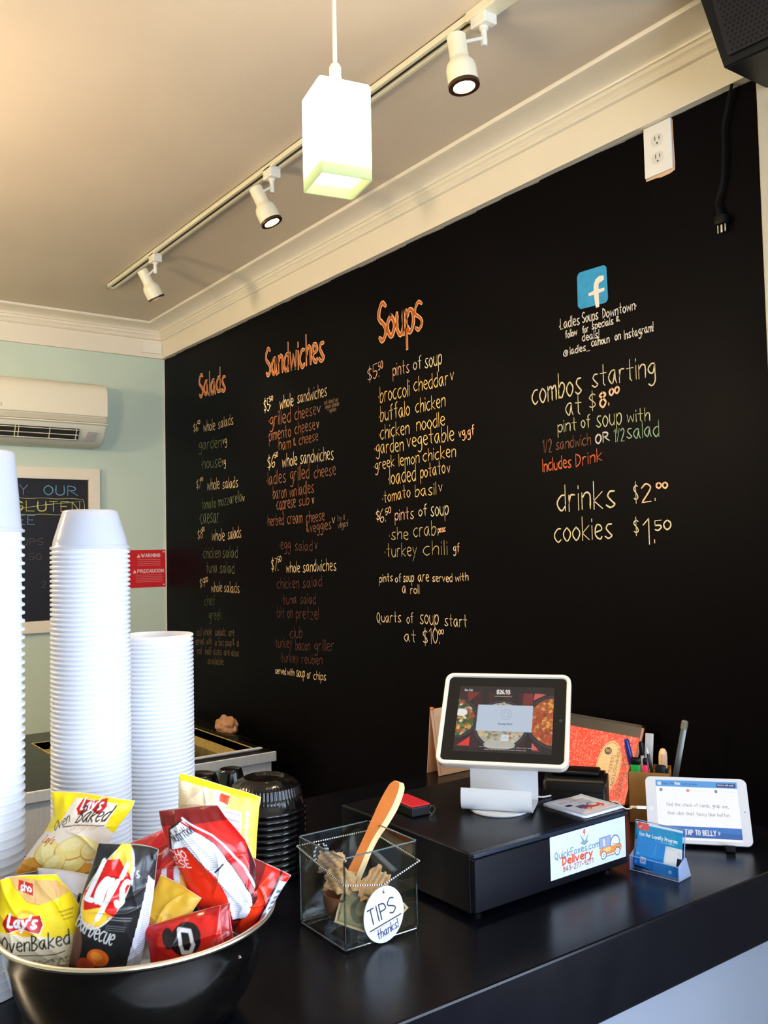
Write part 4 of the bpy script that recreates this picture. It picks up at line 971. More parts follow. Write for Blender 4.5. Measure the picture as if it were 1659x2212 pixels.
for a in range(4):
    M = Matrix.Rotation(a*PI/2, 4, 'Z'); box(b, (-JS+.004, -JS+.0001, JH-.0014), (JS-.004, -JS+.0034, JH+.0004), .0008, 1, M)
obj('polished_rim', b, mat('glass_rim', (96, 112, 116), .12, spec=.9), t)
b = BM()
for sx, sy in ((-1, -1), (1, -1), (1, 1), (-1, 1)): tube(b, [(sx*(JS-.003), sy*(JS-.003), .008), (sx*(JS-.003), sy*(JS-.003), JH-.004)], .0016, 8)
for a in range(4):
    M = Matrix.Rotation(a*PI/2, 4, 'Z'); n_ = len(b.verts); tube(b, [(-JS+.006, -JS+.003, .0045), (JS-.006, -JS+.003, .0045)], .0014, 8)
    b.verts.ensure_lookup_table(); bmesh.ops.transform(b, matrix=M, verts=b.verts[n_:])
obj('corner_edges', b, glass('edge_glass', (.5, .6, .62), 1, .12), t, True)
# twine round the jar: black and white strands
def jar(p): return Vector((JX, JY, CZ))+Matrix.Rotation(JR, 3, 'Z') @ Vector(p)
tw = thing('bakers_twine', 'black and white twine tied around the glass tip jar', 'twine', (JX, JY, CZ), (0, 0, JR))
g_ = JS+.0012; hang = (0.0, -g_, .088)
path = [(-g_, g_, .126), (-g_, -g_, .103), (-.002, -g_-.0002, .0885), hang, (.002, -g_-.0002, .0885), (g_, -g_, .110), (g_, g_, .124), (-g_, g_, .126)]
bw, bk_ = BM(), BM(); pts = []
for a, c in zip(path, path[1:]):
    a, c = Vector(a), Vector(c); n = max(1, int((c-a).length/.0011)); pts += [a.lerp(c, k/n) for k in range(n)]
pts += [Vector((-.03+.0*k, g_, .124)) for k in (0,)]
for k in range(0, len(pts)-3, 2):
    tube(bw if (k//2) % 2 else bk_, [pts[k], pts[min(k+2, len(pts)-2)]], .00115, 6)
for i in range(4):   # loose bow loops on the back side
    c0 = Vector((-.028+.004*i, g_-.001*i, .122)); L = [c0+Vector((.010*math.sin(a)*(1+.15*i)-.004*i, -.002, -.016*(1-math.cos(a)))) for a in np.linspace(0, 2*PI, 30)]
    for k in range(0, 29, 1): tube(bw if k % 2 else bk_, [L[k], L[k+1]], .0009, 5)
obj('white_strand', bw, mat('twine_white', (226, 222, 216), .8), tw); obj('black_strand', bk_, mat('twine_black', (22, 22, 26), .8), tw)
# round tag
TC = on(829, 1975, 1, JY-JS-.004); t = thing('round_paper_tag', 'round white paper tag reading TIPS thanks! hanging on the tip jar', 'tag', tuple(TC), (0, 0, JR))
c = Cv(.076, .086, 1500, (214, 220, 224)); ink = (32, 38, 62)
c.text('TIPS', .0125, .0315, .024, (20, 24, 44), .10, .050, 14); c.line([(.012, .0235), (.070, .0365)], .0022, (20, 24, 44)); c.line([(.018, .0212), (.062, .0307)], .0008, (120, 124, 150))
c.text('thanks!', .026, .0075, .0135, (26, 34, 96), .13, .040, 15, .1); c.ell(.038, .0775, .0022, .0026, (20, 20, 26)); c.ell(.038, .0775, .0036, .0042, (214, 220, 226), ring=.0004)
me = c.mesh('print', lambda X, Y: ((X-.038), -.0009+0*X, (Y-.043)))
bmx = BM(); bmx.from_mesh(me); bmesh.ops.delete(bmx, geom=[v for v in bmx.verts if (v.co.x/.0375)**2+(v.co.z/.0425)**2 > 1.004], context='VERTS'); bmx.to_mesh(me); bmx.free()
link('print', me, mat('tag_print', attr=True, rough=.6), t)
b = BM(); prism(b, [(.0375*math.cos(a), -.0004, .0425*math.sin(a)) for a in np.linspace(0, 2*PI, 49)[:-1]], (0, .0008, 0)); obj('card', b, mat('tag_card', (240, 244, 248), .6), t)
hp = jar(hang)-TC; hp = Matrix.Rotation(-JR, 3, 'Z') @ hp
obj('string', tube(BM(), [tuple(hp), (.001, -.0018, .040), (0, -.0016, .0345)], .0008, 6), mat('twine_white', (226, 222, 216)), t)

# wooden ladle standing in the jar
m_wd = mat('orange_wood', (196, 106, 30), .45, noise=.16, nscale=22, stretch=(1, 1, .2)); m_we = mat('pale_wood_edge', (232, 198, 140), .5, noise=.06, nscale=30)
lad = thing('wooden_ladle', 'wooden ladle with an orange stained handle standing in the tip jar', 'ladle', tuple(jar((-.02, 0, .012))))
L0 = Vector(lad.location); spine = [(858, 1689, 1.272, .006), (853, 1702, 1.270, .0115), (838, 1735, 1.266, .0140), (820, 1770, 1.262, .0125), (803, 1800, 1.258, .0098), (787, 1832, 1.252, .0088), (772, 1866, 1.246, .0095), (757, 1900, 1.240, .0105), (748, 1935, 1.235, .012)]
sp = [(np.array(on(x, y, 1, yy)), hw) for x, y, yy, hw in spine]
C3 = smooth_path([np.append(p, h) for p, h in sp], 5); vw = (CAM-Vector(sp[4][0])).normalized()
fr, bk2 = [], []; side = []
for i, p in enumerate(C3):
    q = Vector(p[:3]); d = (Vector(C3[min(i+1, len(C3)-1)][:3])-Vector(C3[max(i-1, 0)][:3])).normalized(); nn = d.cross(vw).normalized(); 
    if nn.dot(_rt) < 0: nn = -nn
    dp = (vw*.8-_rt*.75).normalized(); fr.append((q-nn*p[3]-L0, q+nn*p[3]*.62-L0)); bk2.append((q-nn*p[3]*.8-dp*.007-L0, q+nn*p[3]*.98-dp*.009-L0))
b = BM(); va = [[b.verts.new(k) for k in f] for f in fr]
for a, c in zip(va, va[1:]): b.faces.new((a[0], a[1], c[1], c[0]))
obj('handle_face', b, m_wd, lad, True)
b = BM(); va = [[b.verts.new(k) for k in (f[1], g[1], g[0], f[0])] for f, g in zip(fr, bk2)]
for a, c in zip(va, va[1:]):
    for k in range(3): b.faces.new((a[k], a[k+1], c[k+1], c[k]))
b.faces.new(va[0]); b.faces.new(va[-1]); obj('handle_edge', b, m_we, lad, True)
b = BM(); pr = [(0, 0), (.014, .002), (.024, .011), (.029, .026), (.030, .038), (.0275, .038), (.026, .026), (.021, .013), (.012, .006), (0, .005)]
lathe(b, pr, 40, Matrix.Translation(tuple(jar((-.028, .012, .017))-L0)) @ Matrix.Rotation(.12, 4, 'Y')); obj('scoop', b, mat('dark_wood', (120, 74, 44), .5, noise=.2, nscale=30), lad, True)

# banknotes and brown paper in the jar
def note(label, loc, rot, W, H, k1, k2, seed, paint, cat='banknote', name='banknote', grp='banknotes in the tip jar'):
    c = Cv(W, H, 1000, (206, 186, 138)); rs = random.getstate(); random.seed(seed); paint(c, W, H); random.setstate(rs)
    me = c.mesh(name, lambda X, Y: (X-W/2, (Y-H/2)*np.cos(k1*(X-W/2)*10), k1*.02*np.sin((X-W/2)*70+seed)+k2*np.abs(Y-H/2)*.8+.0012*np.sin(Y*300+X*120)))
    o = link(name, me, mat('paper_print', attr=True, rough=.7)); md = o.modifiers.new('t', 'SOLIDIFY'); md.thickness = .0003
    o.location = jar(loc); o.rotation_euler = rot; return tag(o, label, cat, grp)
def p_note(c, W, H):
    c.rect(.003, .003, W-.003, H-.003, (140, 124, 90)); c.rect(.006, .006, W-.006, H-.006, (198, 178, 132)); c.ell(W*.5, H*.5, H*.26, H*.34, (118, 118, 92)); c.ell(W*.5, H*.55, H*.13, H*.2, (186, 178, 140)); c.ell(W*.76, H*.5, H*.14, H*.14, (70, 128, 84))
    for x in (.09, .91): c.text('1', W*x-.002, H*.74, .010, (80, 84, 60), .2); c.text('1', W*x-.002, H*.12, .010, (80, 84, 60), .2)
    c.scribble(W*.12, H*.1, W*.88, H*.2, 3, (96, 98, 72), .0007); c.scribble(W*.12, H*.8, W*.88, H*.9, 3, (96, 98, 72), .0007); c.rect(.004, .004, W-.004, H-.004, (110, 112, 84), 0, .25)
note('folded banknote standing against the front corner inside the tip jar', (-.020, -.034, .043), (1.25, .35, -.55), .066, .056, .5, .3, 1, p_note)
note('banknote lying on the bottom of the tip jar behind the round tag', (.026, -.006, .034), (.55, -.1, .5), .064, .052, .5, .35, 2, p_note)
note('banknote curled at the right wall of the tip jar', (.036, -.044, .034), (1.0, -.5, .2), .040, .036, .4, .4, 5, p_note)
def ragged(label, loc, rot, s, seed):
    r = np.random.default_rng(seed); n = 26; X, Y = np.meshgrid(np.linspace(-1, 1, n), np.linspace(-1, 1, n))
    e = .10*np.sin(5*Y+seed)+.07*np.sin(11*Y+seed*2)+.05*np.sin(19*X); x = X*(1+e*np.abs(X)**3); y = Y*(1+(.10*np.sin(6*X+seed)+.06*np.sin(13*X))*np.abs(Y)**3)
    z = .010*np.sin(2.2*X+seed)+.004*np.abs(np.sin(4*X+3*Y+seed))+.003*np.abs(np.sin(7*Y-4*X))
    co = np.stack([x*s[0], y*s[1], z], -1).reshape(-1, 3); i = np.arange(n*n).reshape(n, n)
    me = grid_mesh('kraft_paper_scrap', co, np.stack([i[:-1, :-1], i[:-1, 1:], i[1:, 1:], i[1:, :-1]], -1).reshape(-1, 4))
    o = link('kraft_paper_scrap', me, mat('tan_paper', (186, 146, 100), .7, noise=.10, nscale=60, bump=.3, bscale=60)); md = o.modifiers.new('t', 'SOLIDIFY'); md.thickness = .0006
    o.location = jar(loc); o.rotation_euler = rot; tag(o, label, 'paper scrap', 'brown paper scraps in the tip jar')
ragged('crumpled tan paper scrap at the left side of the tip jar', (-.040, -.010, .086), (1.15, .25, -.75), (.024, .018), 1)
ragged('crumpled tan paper scrap under the handle in the tip jar', (.004, -.030, .074), (.75, -.35, .15), (.034, .017), 4)
ragged('pale torn paper scrap standing at the back of the tip jar', (-.026, .038, .100), (1.3, .0, -.6), (.022, .015), 7)

# ================================================================== CASH DRAWER AND WHAT STANDS ON IT
DX0, DX1, DY0, DY1, DZ = .985, 1.372, 1.122, 1.51, 1.157
t = thing('cash_drawer', 'black metal cash drawer with a white delivery sticker on its front', 'cash drawer', ((DX0+DX1)/2, DY0, CZ+.0006)); hx = (DX1-DX0)/2
m_cd = mat('drawer_black', (10, 11, 18), .3, spec=.25, bump=.08, bscale=500)
obj('case', box(BM(), (-hx, .010, .008), (hx, DY1-DY0, DZ-CZ), .003, 2), m_cd, t)
obj('drawer_front', box(BM(), (-hx+.002, -.0005, .011), (hx-.002, .012, DZ-CZ-.0085), .0015, 1), m_cd, t)
obj('top_lip', box(BM(), (-hx-.0005, -.003, DZ-CZ-.0065), (hx+.0005, .012, DZ-CZ+.0004), .0012, 2), mat('lip_black', (24, 32, 48), .2, spec=.7), t)
for sx in (-1, 1):
    for yy in (.03, DY1-DY0-.03): obj('rubber_foot', lathe(BM(), [(0, 0), (.010, 0), (.011, .0085), (0, .0085)], 16, Matrix.Translation((sx*(hx-.03), yy, 0))), m_dark, t)
# sticker
W, H = .202, .0745; c = Cv(W, H, 1300, (208, 218, 222)); c.rect(0, 0, W, H, (202, 208, 220), a=.6)
tl = (78, 114, 130); c.text('QuickFoxes.com', .012, .0335, .0125, tl, .13, .116, 0); c.text('Delivery', .031, .0205, .0135, (206, 80, 46), .24, .078); c.text('843-277-9271', .032, .0085, .0085, (160, 66, 78), .17, .078)
c.poly([(.083, .0455), (.0775, .0505), (.0835, .0505), (.0785, .064), (.0855, .0565), (.0895, .0505), (.0945, .0565), (.1000, .064), (.0955, .0505), (.1010, .0500), (.0945, .0460), (.0895, .0435)], (128, 152, 156))
c.poly([(.0880, .071), (.0845, .0655), (.0885, .0655), (.0865, .0575), (.0925, .0670), (.0895, .0670), (.0925, .072)], (220, 70, 66)); c.poly([(.0865, .0715), (.0905, .0735), (.0885, .0705)], (60, 80, 90))
bl = (52, 88, 116); orc = (232, 140, 56)
c.rect(.128, .028, .1605, .048, bl, .002); c.rect(.1290, .029, .1595, .047, (150, 156, 186), .0015); c.ell(.142, .037, .003, .008, (220, 222, 238), 10, .7); c.line([(.145, .029), (.145, .047)], .0006, bl)
c.ell(.172, .031, .0135, .015, bl); c.ell(.172, .031, .0115, .0128, (226, 232, 248)); c.rect(.129, .0150, .189, .0275, (190, 84, 40), .004); c.rect(.1300, .0160, .188, .0280, orc, .004); c.ell(.15, .0235, .012, .004, (250, 196, 130), 0, .7); c.rect(.161, .0175, .1616, .0275, (150, 70, 40)); c.line([(.164, .0305), (.186, .0275), (.190, .0205)], .0012, bl)
for x in (.1395, .178): c.ell(x, .0150, .0078, .0078, bl); c.ell(x, .0150, .0058, .0058, (240, 246, 252)); c.ell(x, .0150, .0030, .0030, bl); c.ell(x, .0150, .0018, .0018, (230, 236, 250))
c.line([(.147, .0115), (.170, .0115)], .0014, bl)
for y, x in ((.0215, .118), (.0165, .113), (.0105, .107)): c.line([(x, y), (.125, y)], .0005, (190, 200, 215))
me = c.mesh('sticker', lambda X, Y: (X-hx+(1.163-DX0), -.0012+0*X, Y+.0245)); link('sticker', me, mat('sticker_print', attr=True, rough=.22, spec=.6, coat=.3), t)

# flyers
for k in range(5):
    W = H = .106; c = Cv(W, H, 900 if k == 4 else 20, (226, 232, 244))
    if k == 4:
        c.rect(0, 0, W, H, (196, 212, 236)); c.rect(.007, .007, W-.007, H-.007, (120, 140, 180), .004); c.rect(.0078, .0078, W-.0078, H-.0078, (228, 228, 240), .004)
        c.text('We Deliver', .018, .078, .013, (150, 152, 178), .1, .070, 0, .2); c.rect(.016, .058, .032, .068, (50, 60, 120), .001); c.text('right to you', .052, .064, .006, (110, 116, 160), .12, .036)
        c.rect(.030, .036, .055, .054, (96, 98, 150), .002); c.rect(.055, .034, .088, .050, (230, 92, 56), .005); c.ell(.072, .048, .012, .010, (70, 96, 150)); c.ell(.072, .047, .010, .008, (224, 228, 244)); c.rect(.034, .030, .090, .040, (226, 84, 50), .003)
        for x in (.045, .078): c.ell(x, .031, .006, .006, (210, 80, 60)); c.ell(x, .031, .003, .003, WH)
        c.scribble(.03, .014, .096, .026, 2, (214, 140, 130), .0016, .8)
    me = c.mesh('flyer', lambda X, Y: (X-W/2, Y-H/2, .0015*np.sin(X*30+k)**2*(Y/H)))
    o = link('flyer', me, mat('flyer_print', attr=True, rough=.4, coat=.2)); md = o.modifiers.new('t', 'SOLIDIFY'); md.thickness = .0004; md.offset = -1
    o.location = (1.329+.0012*math.sin(k*2.1), 1.190+.0015*math.cos(k*3), DZ+.0012+k*.0009); o.rotation_euler = (0, 0, .02*math.sin(k*1.7)-.02)
    tag(o, 'topmost delivery flyer with an orange truck on the cash drawer' if k == 4 else 'plain-edged flyer beneath the top one on the cash drawer', 'flyer', 'delivery flyers stacked on the cash drawer')

# red-topped little device with a key ring
t = thing('key_fob_box', 'small black box with a red textured top and a metal ring on the cash drawer', 'key fob', (1.057, 1.383, DZ+.0006), (0, 0, -.10))
obj('case', box(BM(), (-.020, -.040, 0), (.020, .040, .019), .003, 2), m_dark, t); obj('red_top', box(BM(), (-.021, -.041, .019), (.021, .041, .0225), .0012, 1), mat('red_lid', (190, 34, 50), .4, noise=.35, nscale=500), t)
b = BM(); R = [(.027+.007*math.cos(a), -.036, .008+.007*math.sin(a)) for a in np.linspace(0, 2*PI, 20)]; tube(b, R, .0013, 6); tube(b, [(.019, -.035, .010), (.024, -.036, .012)], .002, 6); obj('key_ring', b, mat('grey_metal', (120, 118, 112), .3, metal=1), t, True)
tag(obj('pen', tube(BM(), [(0, 0, 0), (.02, .012, 0), (.105, .06, 0), (.118, .067, 0)], [.0008, .004, .004, .003], 10), mat('dark_pen', (50, 46, 44), .3), None, True), 'thin dark pen lying on the cash drawer beside the red-topped box', 'pen').location = (.985+.02, 1.425, DZ+.0045)

# register: tablet on a white stand
m_wst = mat('stand_white', (204, 206, 208), .32, spec=.45); m_wfr = mat('frame_white', (226, 214, 200), .28)
TH = -.93
t = thing('register_stand', 'white point-of-sale stand holding a black-faced tablet on the cash drawer', 'register', (1.170, 1.262, DZ+.0008), (0, 0, TH))
def jprof():
    o_ = [(-.003, .047), (-.006, .03), (-.005, .015), (.002, .0065), (.014, .0055), (.072, .0055), (.084, .010), (.089, .022), (.0905, .06), (.092, .12), (.094, .190)]
    o_ = [tuple(p) for p in smooth_path(o_, 4)]; n = len(o_); inn = []
    for i, p in enumerate(o_):
        a = np.array(o_[min(i+1, n-1)])-np.array(o_[max(i-1, 0)]); a = a/np.linalg.norm(a); inn.append((p[0]-a[1]*.0045, p[1]+a[0]*.0045))
    return o_+inn[::-1]
b = BM(); prism(b, [(-.067, y, z) for y, z in jprof()], (.134, 0, 0)); obj('curved_stand', b, m_wst, t, True)
obj('swivel_base', lathe(BM(), [(0, 0), (.056, 0), (.058, .002), (.058, .005), (0, .0055)], 56, Matrix.Translation((0, .036, 0))), m_wst, t, True)
# tablet head, tilted back
hd = bpy.data.objects.new('tablet_head', None); RL = Vector(t.location)
def P_(loc, eul): return Matrix.Translation(loc) @ Euler(eul).to_matrix().to_4x4()
Mh = P_((1.219, 1.286, 1.3255), (-.66, 0, -.92)); Mt = Matrix.Translation(t.location) @ Matrix.Rotation(TH, 4, 'Z'); Ml = Mt.inverted() @ Mh
SC = .95; FW, FH = .264*SC, .207*SC
b = BM(); out = rrect(FW, FH, .017, 8); inn = rrect(FW-.0165, FH-.0165, .0095, 8); n = len(out)
def ring(b, poly, y): return [b.verts.new((x, y, z)) for x, z in poly]
r = [ring(b, rrect(FW-.004, FH-.004, .016, 8), .016), ring(b, out, .011), ring(b, out, -.004), ring(b, rrect(FW-.003, FH-.003, .0165, 8), -.0058), ring(b, rrect(FW-.0135, FH-.0135, .011, 8), -.0058), ring(b, inn, -.0035), ring(b, inn, -.0005)]
for a, c in zip(r, r[1:]):
    for k in range(n): b.faces.new((a[k], a[(k+1) % n], c[(k+1) % n], c[k]))
b.faces.new(r[0]); bmesh.ops.transform(b, matrix=Ml, verts=b.verts); obj('tablet_frame', b, m_wfr, t, True)
b = BM(); b.faces.new(ring(b, rrect(FW-.016, FH-.016, .0095, 8), -.0012)); bmesh.ops.transform(b, matrix=Ml, verts=b.verts); scr = obj('tablet_glass', b, mat('tablet_black_glass', (6, 6, 8), .03, spec=.5), t)
W, H = .197*SC, .148*SC; c = Cv(W, H, 1400, (22, 14, 14)); u = W/.2
def bowlpic(cx, cy, R, base, bits, rim=(24, 22, 30)):
    c.ell(cx, cy, R*1.14, R*1.10, rim); c.ell(cx, cy, R*1.09, R*1.05, (90, 90, 110), ring=.0004); c.ell(cx, cy, R, R*.97, base)
    for _ in range(170):
        a = random.uniform(0, 2*PI); q = R*math.sqrt(random.random())*.93; c.ell(cx+q*math.cos(a), cy+q*math.sin(a), random.uniform(.002, .006), random.uniform(.0015, .0045), random.choice(bits), random.uniform(0, 180), .75)
for k in range(7): c.poly([(k*.03, 0), (k*.03+.016, 0), (k*.03+.016, H), (k*.03, H)], (70, 18, 18), .5)
c.poly([(.006, .012), (.030, .012), (.030, .032)], (226, 52, 44)); c.poly([(.150, .006), (.166, .004), (.150, .022)], (216, 100, 90)); c.poly([(.148, .112), (.172, .125), (.150, .128)], (200, 92, 84)); c.poly([(.02, .105), (.045, .13), (.015, .13)], (120, 36, 36)); c.rect(.128, .1, .147, .128, (130, 40, 40), a=.8)
bowlpic(-.004, .070, .040, (70, 84, 40), [(96, 130, 56), (60, 90, 30), (190, 60, 30), (226, 170, 70), (240, 240, 230), (110, 60, 30), (40, 60, 26)])
bowlpic(W+.006, .068, .052, (176, 84, 34), [(206, 110, 50), (160, 60, 24), (226, 150, 70), (190, 50, 30), (236, 190, 90), (130, 60, 24)])
bowlpic(W*.47, .058, .048, (176, 170, 150), [(96, 120, 60), (200, 190, 160), (226, 180, 80), (170, 70, 40), (120, 110, 70), (206, 200, 180)])
c.ell(W*.47, .016, .030, .010, (186, 184, 172)); c.ell(.008, .082, .012, .008, (238, 238, 230))
c.rect(0, H-.014, W, H, (14, 12, 14), a=.85); c.rect(0, 0, W, .008, (14, 10, 12), a=.8); c.text('New Sale', .010, H-.011, .0045, (206, 204, 204), .16, .016); c.text('$26.93', W*.40, H-.016, .0085, (244, 236, 226), .2, .026); c.scribble(W*.38, H-.023, W*.56, H-.020, 1, (220, 200, 180), .0009, .6)
c.rect(.040, .044, .148, .100, (190, 204, 222), .001); gy = (136, 150, 170); c.ell(.097, .080, .0105, .0105, gy, ring=.0003); c.ell(.097, .080, .0055, .0055, gy, ring=.0003); c.line([(.101, .076), (.104, .074)], .0008, gy); c.text('Messenger Direct', .082, .058, .0042, (90, 100, 118), .14, .028)
c.rect(.090, .024, .105, .037, (214, 222, 228), .001); c.line([(.093, .029), (.099, .033), (.102, .029)], .0007, (120, 150, 160)); c.scribble(.05, .009, .150, .013, 1, (220, 214, 210), .0008, .8); c.scribble(.06, .004, .140, .008, 1, (220, 214, 210), .0008, .8)
def scrmap(X, Y, y=-.00135): return (X-W/2, y+0*X, Y-H/2)
me = c.mesh('screen', scrmap); me.transform(Ml); o = link('screen', me, mat('screen_lit', attr=True, rough=.04, emit=(1, 1, 1), estr=.50), t)
b = BM(); b.faces.new(ring(b, rrect(.0065, .0065, .003, 4), -.0014)); bmesh.ops.transform(b, matrix=Ml @ Matrix.Translation((W/2+.0145, 0, 0)), verts=b.verts); obj('home_button', b, mat('button_grey', (40, 40, 44), .3), t)
b = BM(); tube(b, [(-.05, .096, .16), (.05, .096, .16)], .008, 12); obj('tilt_hinge', b, m_wst, t, True)
tag(obj('white_cable', tube(BM(), [(x, y, z) for x, y, z in smooth_path([(0, 0, .03), (.02, -.01, .012), (.045, -.018, .003), (.07, -.02, .002)], 5)], .0018, 8), m_wst, None, True), 'short white cable behind the register stand', 'cable').location = (1.265, 1.30, DZ+.0015)

# black card terminal behind the register
t = thing('receipt_printer', 'black receipt printer between the register and the red notebook', 'printer', (1.465, 1.330, CZ+.0008), (0, 0, TH))
b = BM(); prism(b, [(-.065, -.05, 0), (-.065, .05, 0), (-.065, .05, .122), (-.065, .01, .128), (-.065, -.035, .118), (-.065, -.05, .095)], (.13, 0, 0)); bmesh.ops.bevel(b, geom=b.edges[:], offset=.006, segments=3, affect='EDGES'); obj('body', b, m_dark, t, True)
obj('lid', box(BM(), (-.050, -.02, .124), (.050, .035, .1325), .004, 3), m_dark, t, True); obj('status_light', box(BM(), (-.05, -.0512, .08), (-.044, -.0500, .084)), mat('led', (90, 200, 190), emit=(90, 200, 190), estr=.6), t)
t = thing('card_reader', 'rounded black card reader behind the white stand', 'card reader', (1.425, 1.475, CZ+.0008), (0, 0, TH))
b = BM(); lathe(b, [(0, 0), (.036, 0), (.038, .01), (.036, .13), (.028, .152), (0, .156)], 32); obj('body', b, m_dark, t, True)

# folded menu card left behind the register
W, H = .16, .175; c = Cv(W, H, 800, (236, 190, 150)); c.rect(.008, .0, .0095, H, (160, 110, 80)); c.scribble(.016, .012, .045, H-.02, 26, (190, 130, 96), .0012, .7); c.scribble(.055, .012, .095, H-.02, 26, (190, 130, 96), .0012, .7); c.scribble(.105, .012, .15, H-.02, 26, (190, 130, 96), .0012, .7)
t = thing('paper_menu', 'tan folded paper menu standing behind the register stand', 'menu', (1.548, 1.893, CZ+.001))
me = c.mesh('front_leaf', lambda X, Y: (X, (Y/H)*.03, Y)); o = link('front_leaf', me, mat('menu_print', attr=True, rough=.7), t); md = o.modifiers.new('t', 'SOLIDIFY'); md.thickness = .0006
b = BM(); prism(b, [(0, .0305, H), (W, .0305, H), (W, .050, 0), (0, .050, 0)], (0, .0008, 0)); obj('back_leaf', b, mat('menu_paper', (226, 178, 140), .7), t)
obj('orange_clip', lathe(BM(), [(0, -.004), (.005, -.003), (.006, 0), (.005, .003), (0, .004)], 16, Matrix.Translation((.004, .028, H+.002))), mat('orange_clip', (240, 120, 30), .4), t, True)

# composition notebook leaning on the black wall
NW, NH, lean = .255, .188, .40
t = thing('composition_notebook', 'red marbled composition notebook leaning against the black wall', 'notebook', (1.700, 1.385, CZ+.0012)); Mn = Matrix(((0, -0, 0, 0), (0, 0, 0, 0), (0, 0, 0, 0), (0, 0, 0, 1)))
# local frame: u along -Y (photo right), v up the leaning face, n towards the room
uv = Vector((0, -1, 0)); vv = Vector((math.sin(lean), 0, math.cos(lean))); nv = Vector((-math.cos(lean), 0, math.sin(lean)))
Mn = Matrix(((uv.x, vv.x, nv.x, 0), (uv.y, vv.y, nv.y, 0), (uv.z, vv.z, nv.z, 0), (0, 0, 0, 1)))
c = Cv(NW, NH, 1000, (224, 36, 26)); c.rect(0, 0, NW, NH, (232, 60, 30), a=.4)
for _ in range(1500):
    x, y = random.uniform(0, NW), random.uniform(0, NH-.03); a = random.uniform(0, PI); l = random.uniform(.001, .0035); c.line([(x, y), (x+l*math.cos(a), y+l*math.sin(a)), (x+l*math.cos(a+.9)*1.3, y+l*1.3*math.sin(a+.9))], .0009, (246, 170, 150), .75)
c.rect(0, NH-.030, NW, NH, (28, 18, 18))
LX, LY = .196, .078; tan = (238, 200, 150); c.ell(LX-.012, LY, .036, .062, tan); c.rect(LX-.040, LY-.050, LX+.016, LY+.050, tan, .018); c.ell(LX-.012, LY, .033, .058, (60, 26, 18), ring=.0004)
for (s_, x, y, h, w_, W_) in (('COMPOSITION', .010, .046, .0085, .16, .088), ('Tickets', -.004, .030, .012, .09, .042), ('2015', -.004, -.018, .011, .09, .026)):
    st, tw_ = layout(s_); k = W_/tw_
    for Pp in st: c.line([(LX+x-.004+p[1]*h, LY+y-p[0]*k) for p in Pp], w_*h, (60, 24, 20))
c.line([(LX-.008, LY+.034), (LX-.008, LY-.05)], .0006, (120, 80, 60)); c.ell(LX-.022, LY+.036, .011, .009, (40, 20, 18)); c.text('100', LX-.029, LY+.033, .007, tan, .14, .014)
for s_, y, W_ in (('Quick', .142, .060), ('Foxes', .070, .055)):
    st, tw_ = layout(s_); k = W_/tw_
    for Pp in st: c.line([(.224+p[1]*.019, y-p[0]*k) for p in Pp], .0016, (40, 14, 16))
me = c.mesh('cover', lambda X, Y: (X-NW, Y, .0135+0*X)); me.transform(Mn); link('cover', me, mat('cover_print', attr=True, rough=.3, coat=.15), t)
b = BM(); prism(b, [(x, y, .0005) for x, y in ((-NW, 0), (0, 0), (0, NH), (-NW, NH))], (0, 0, .0008)); prism(b, [(x, y, .0122) for x, y in ((-NW, 0), (0, 0), (0, NH), (-NW, NH))], (0, 0, .0010)); bmesh.ops.transform(b, matrix=Mn, verts=b.verts); obj('boards', b, mat('board_red', (150, 30, 26), .5), t)
b = BM(); box(b, (-NW+.002, .002, .0014), (-.002, NH-.002, .0121)); bmesh.ops.transform(b, matrix=Mn, verts=b.verts); obj('pages', b, mat('pages', (224, 178, 130), .8, noise=.1, nscale=200, stretch=(1, 1, 30)), t)
b = BM(); box(b, (-NW-.001, NH-.004, -.0003), (.0005, NH+.001, .0145)); bmesh.ops.transform(b, matrix=Mn, verts=b.verts); obj('spine_tape', b, mat('spine_black', (26, 18, 18), .5), t)

# cardboard pen box
PX, PY, PR = 1.664, 1.292, -.96
t = thing('pen_box', 'brown cardboard pen box with markers beside the notebook', 'pen holder', (PX, PY, CZ+.0008), (0, 0, PR)); m_kr = mat('brown_card', (168, 122, 66), .75, noise=.07, nscale=40); bw_, bd_, bh_ = .045, .041, .110
b = BM()
for lo, hi in (((-bw_, -bd_, 0), (bw_, -bd_+.002, bh_)), ((-bw_, bd_-.002, 0), (bw_, bd_, bh_)), ((-bw_, -bd_, 0), (-bw_+.002, bd_, bh_)), ((bw_-.002, -bd_, 0), (bw_, bd_, bh_)), ((-bw_, -bd_, 0), (bw_, bd_, .002))): box(b, lo, hi)
obj('box_walls', b, m_kr, t)
for lo, hi in (((-.002, -bd_+.002, .01), (0, bd_-.002, bh_-.004)), ((-bw_+.002, -.001, .01), (bw_-.002, .001, bh_-.004))): obj('divider', box(BM(), lo, hi), mat('divider_card', (196, 128, 62), .75), t)
def pen(name, label, cat, x, y, ang, tilt, parts):
    """a pen standing in the box; parts = list of (name, material, profile)"""
    o = thing(name, label, cat, (0, 0, 0)); o.matrix_world = Matrix.Translation(t.location) @ Matrix.Rotation(PR, 4, 'Z') @ Matrix.Translation((x, y, .004)) @ Matrix.Rotation(ang, 4, 'Z') @ Matrix.Rotation(tilt, 4, 'Y')
    for nm, m, fn in parts: obj(nm, fn(), m, o, True)
    return o
def L_(pr, seg=20): return lambda: lathe(BM(), pr, seg)
m_nv = mat('navy_plastic', (26, 40, 130), .3); m_gn = mat('green_marker', (20, 150, 60), .35); m_pk = mat('pink_marker', (236, 40, 96), .35); m_gw = mat('pen_white', (206, 208, 212), .3)
def X_(lo, hi, bv=.002): return lambda: box(BM(), lo, hi, bv, 2)
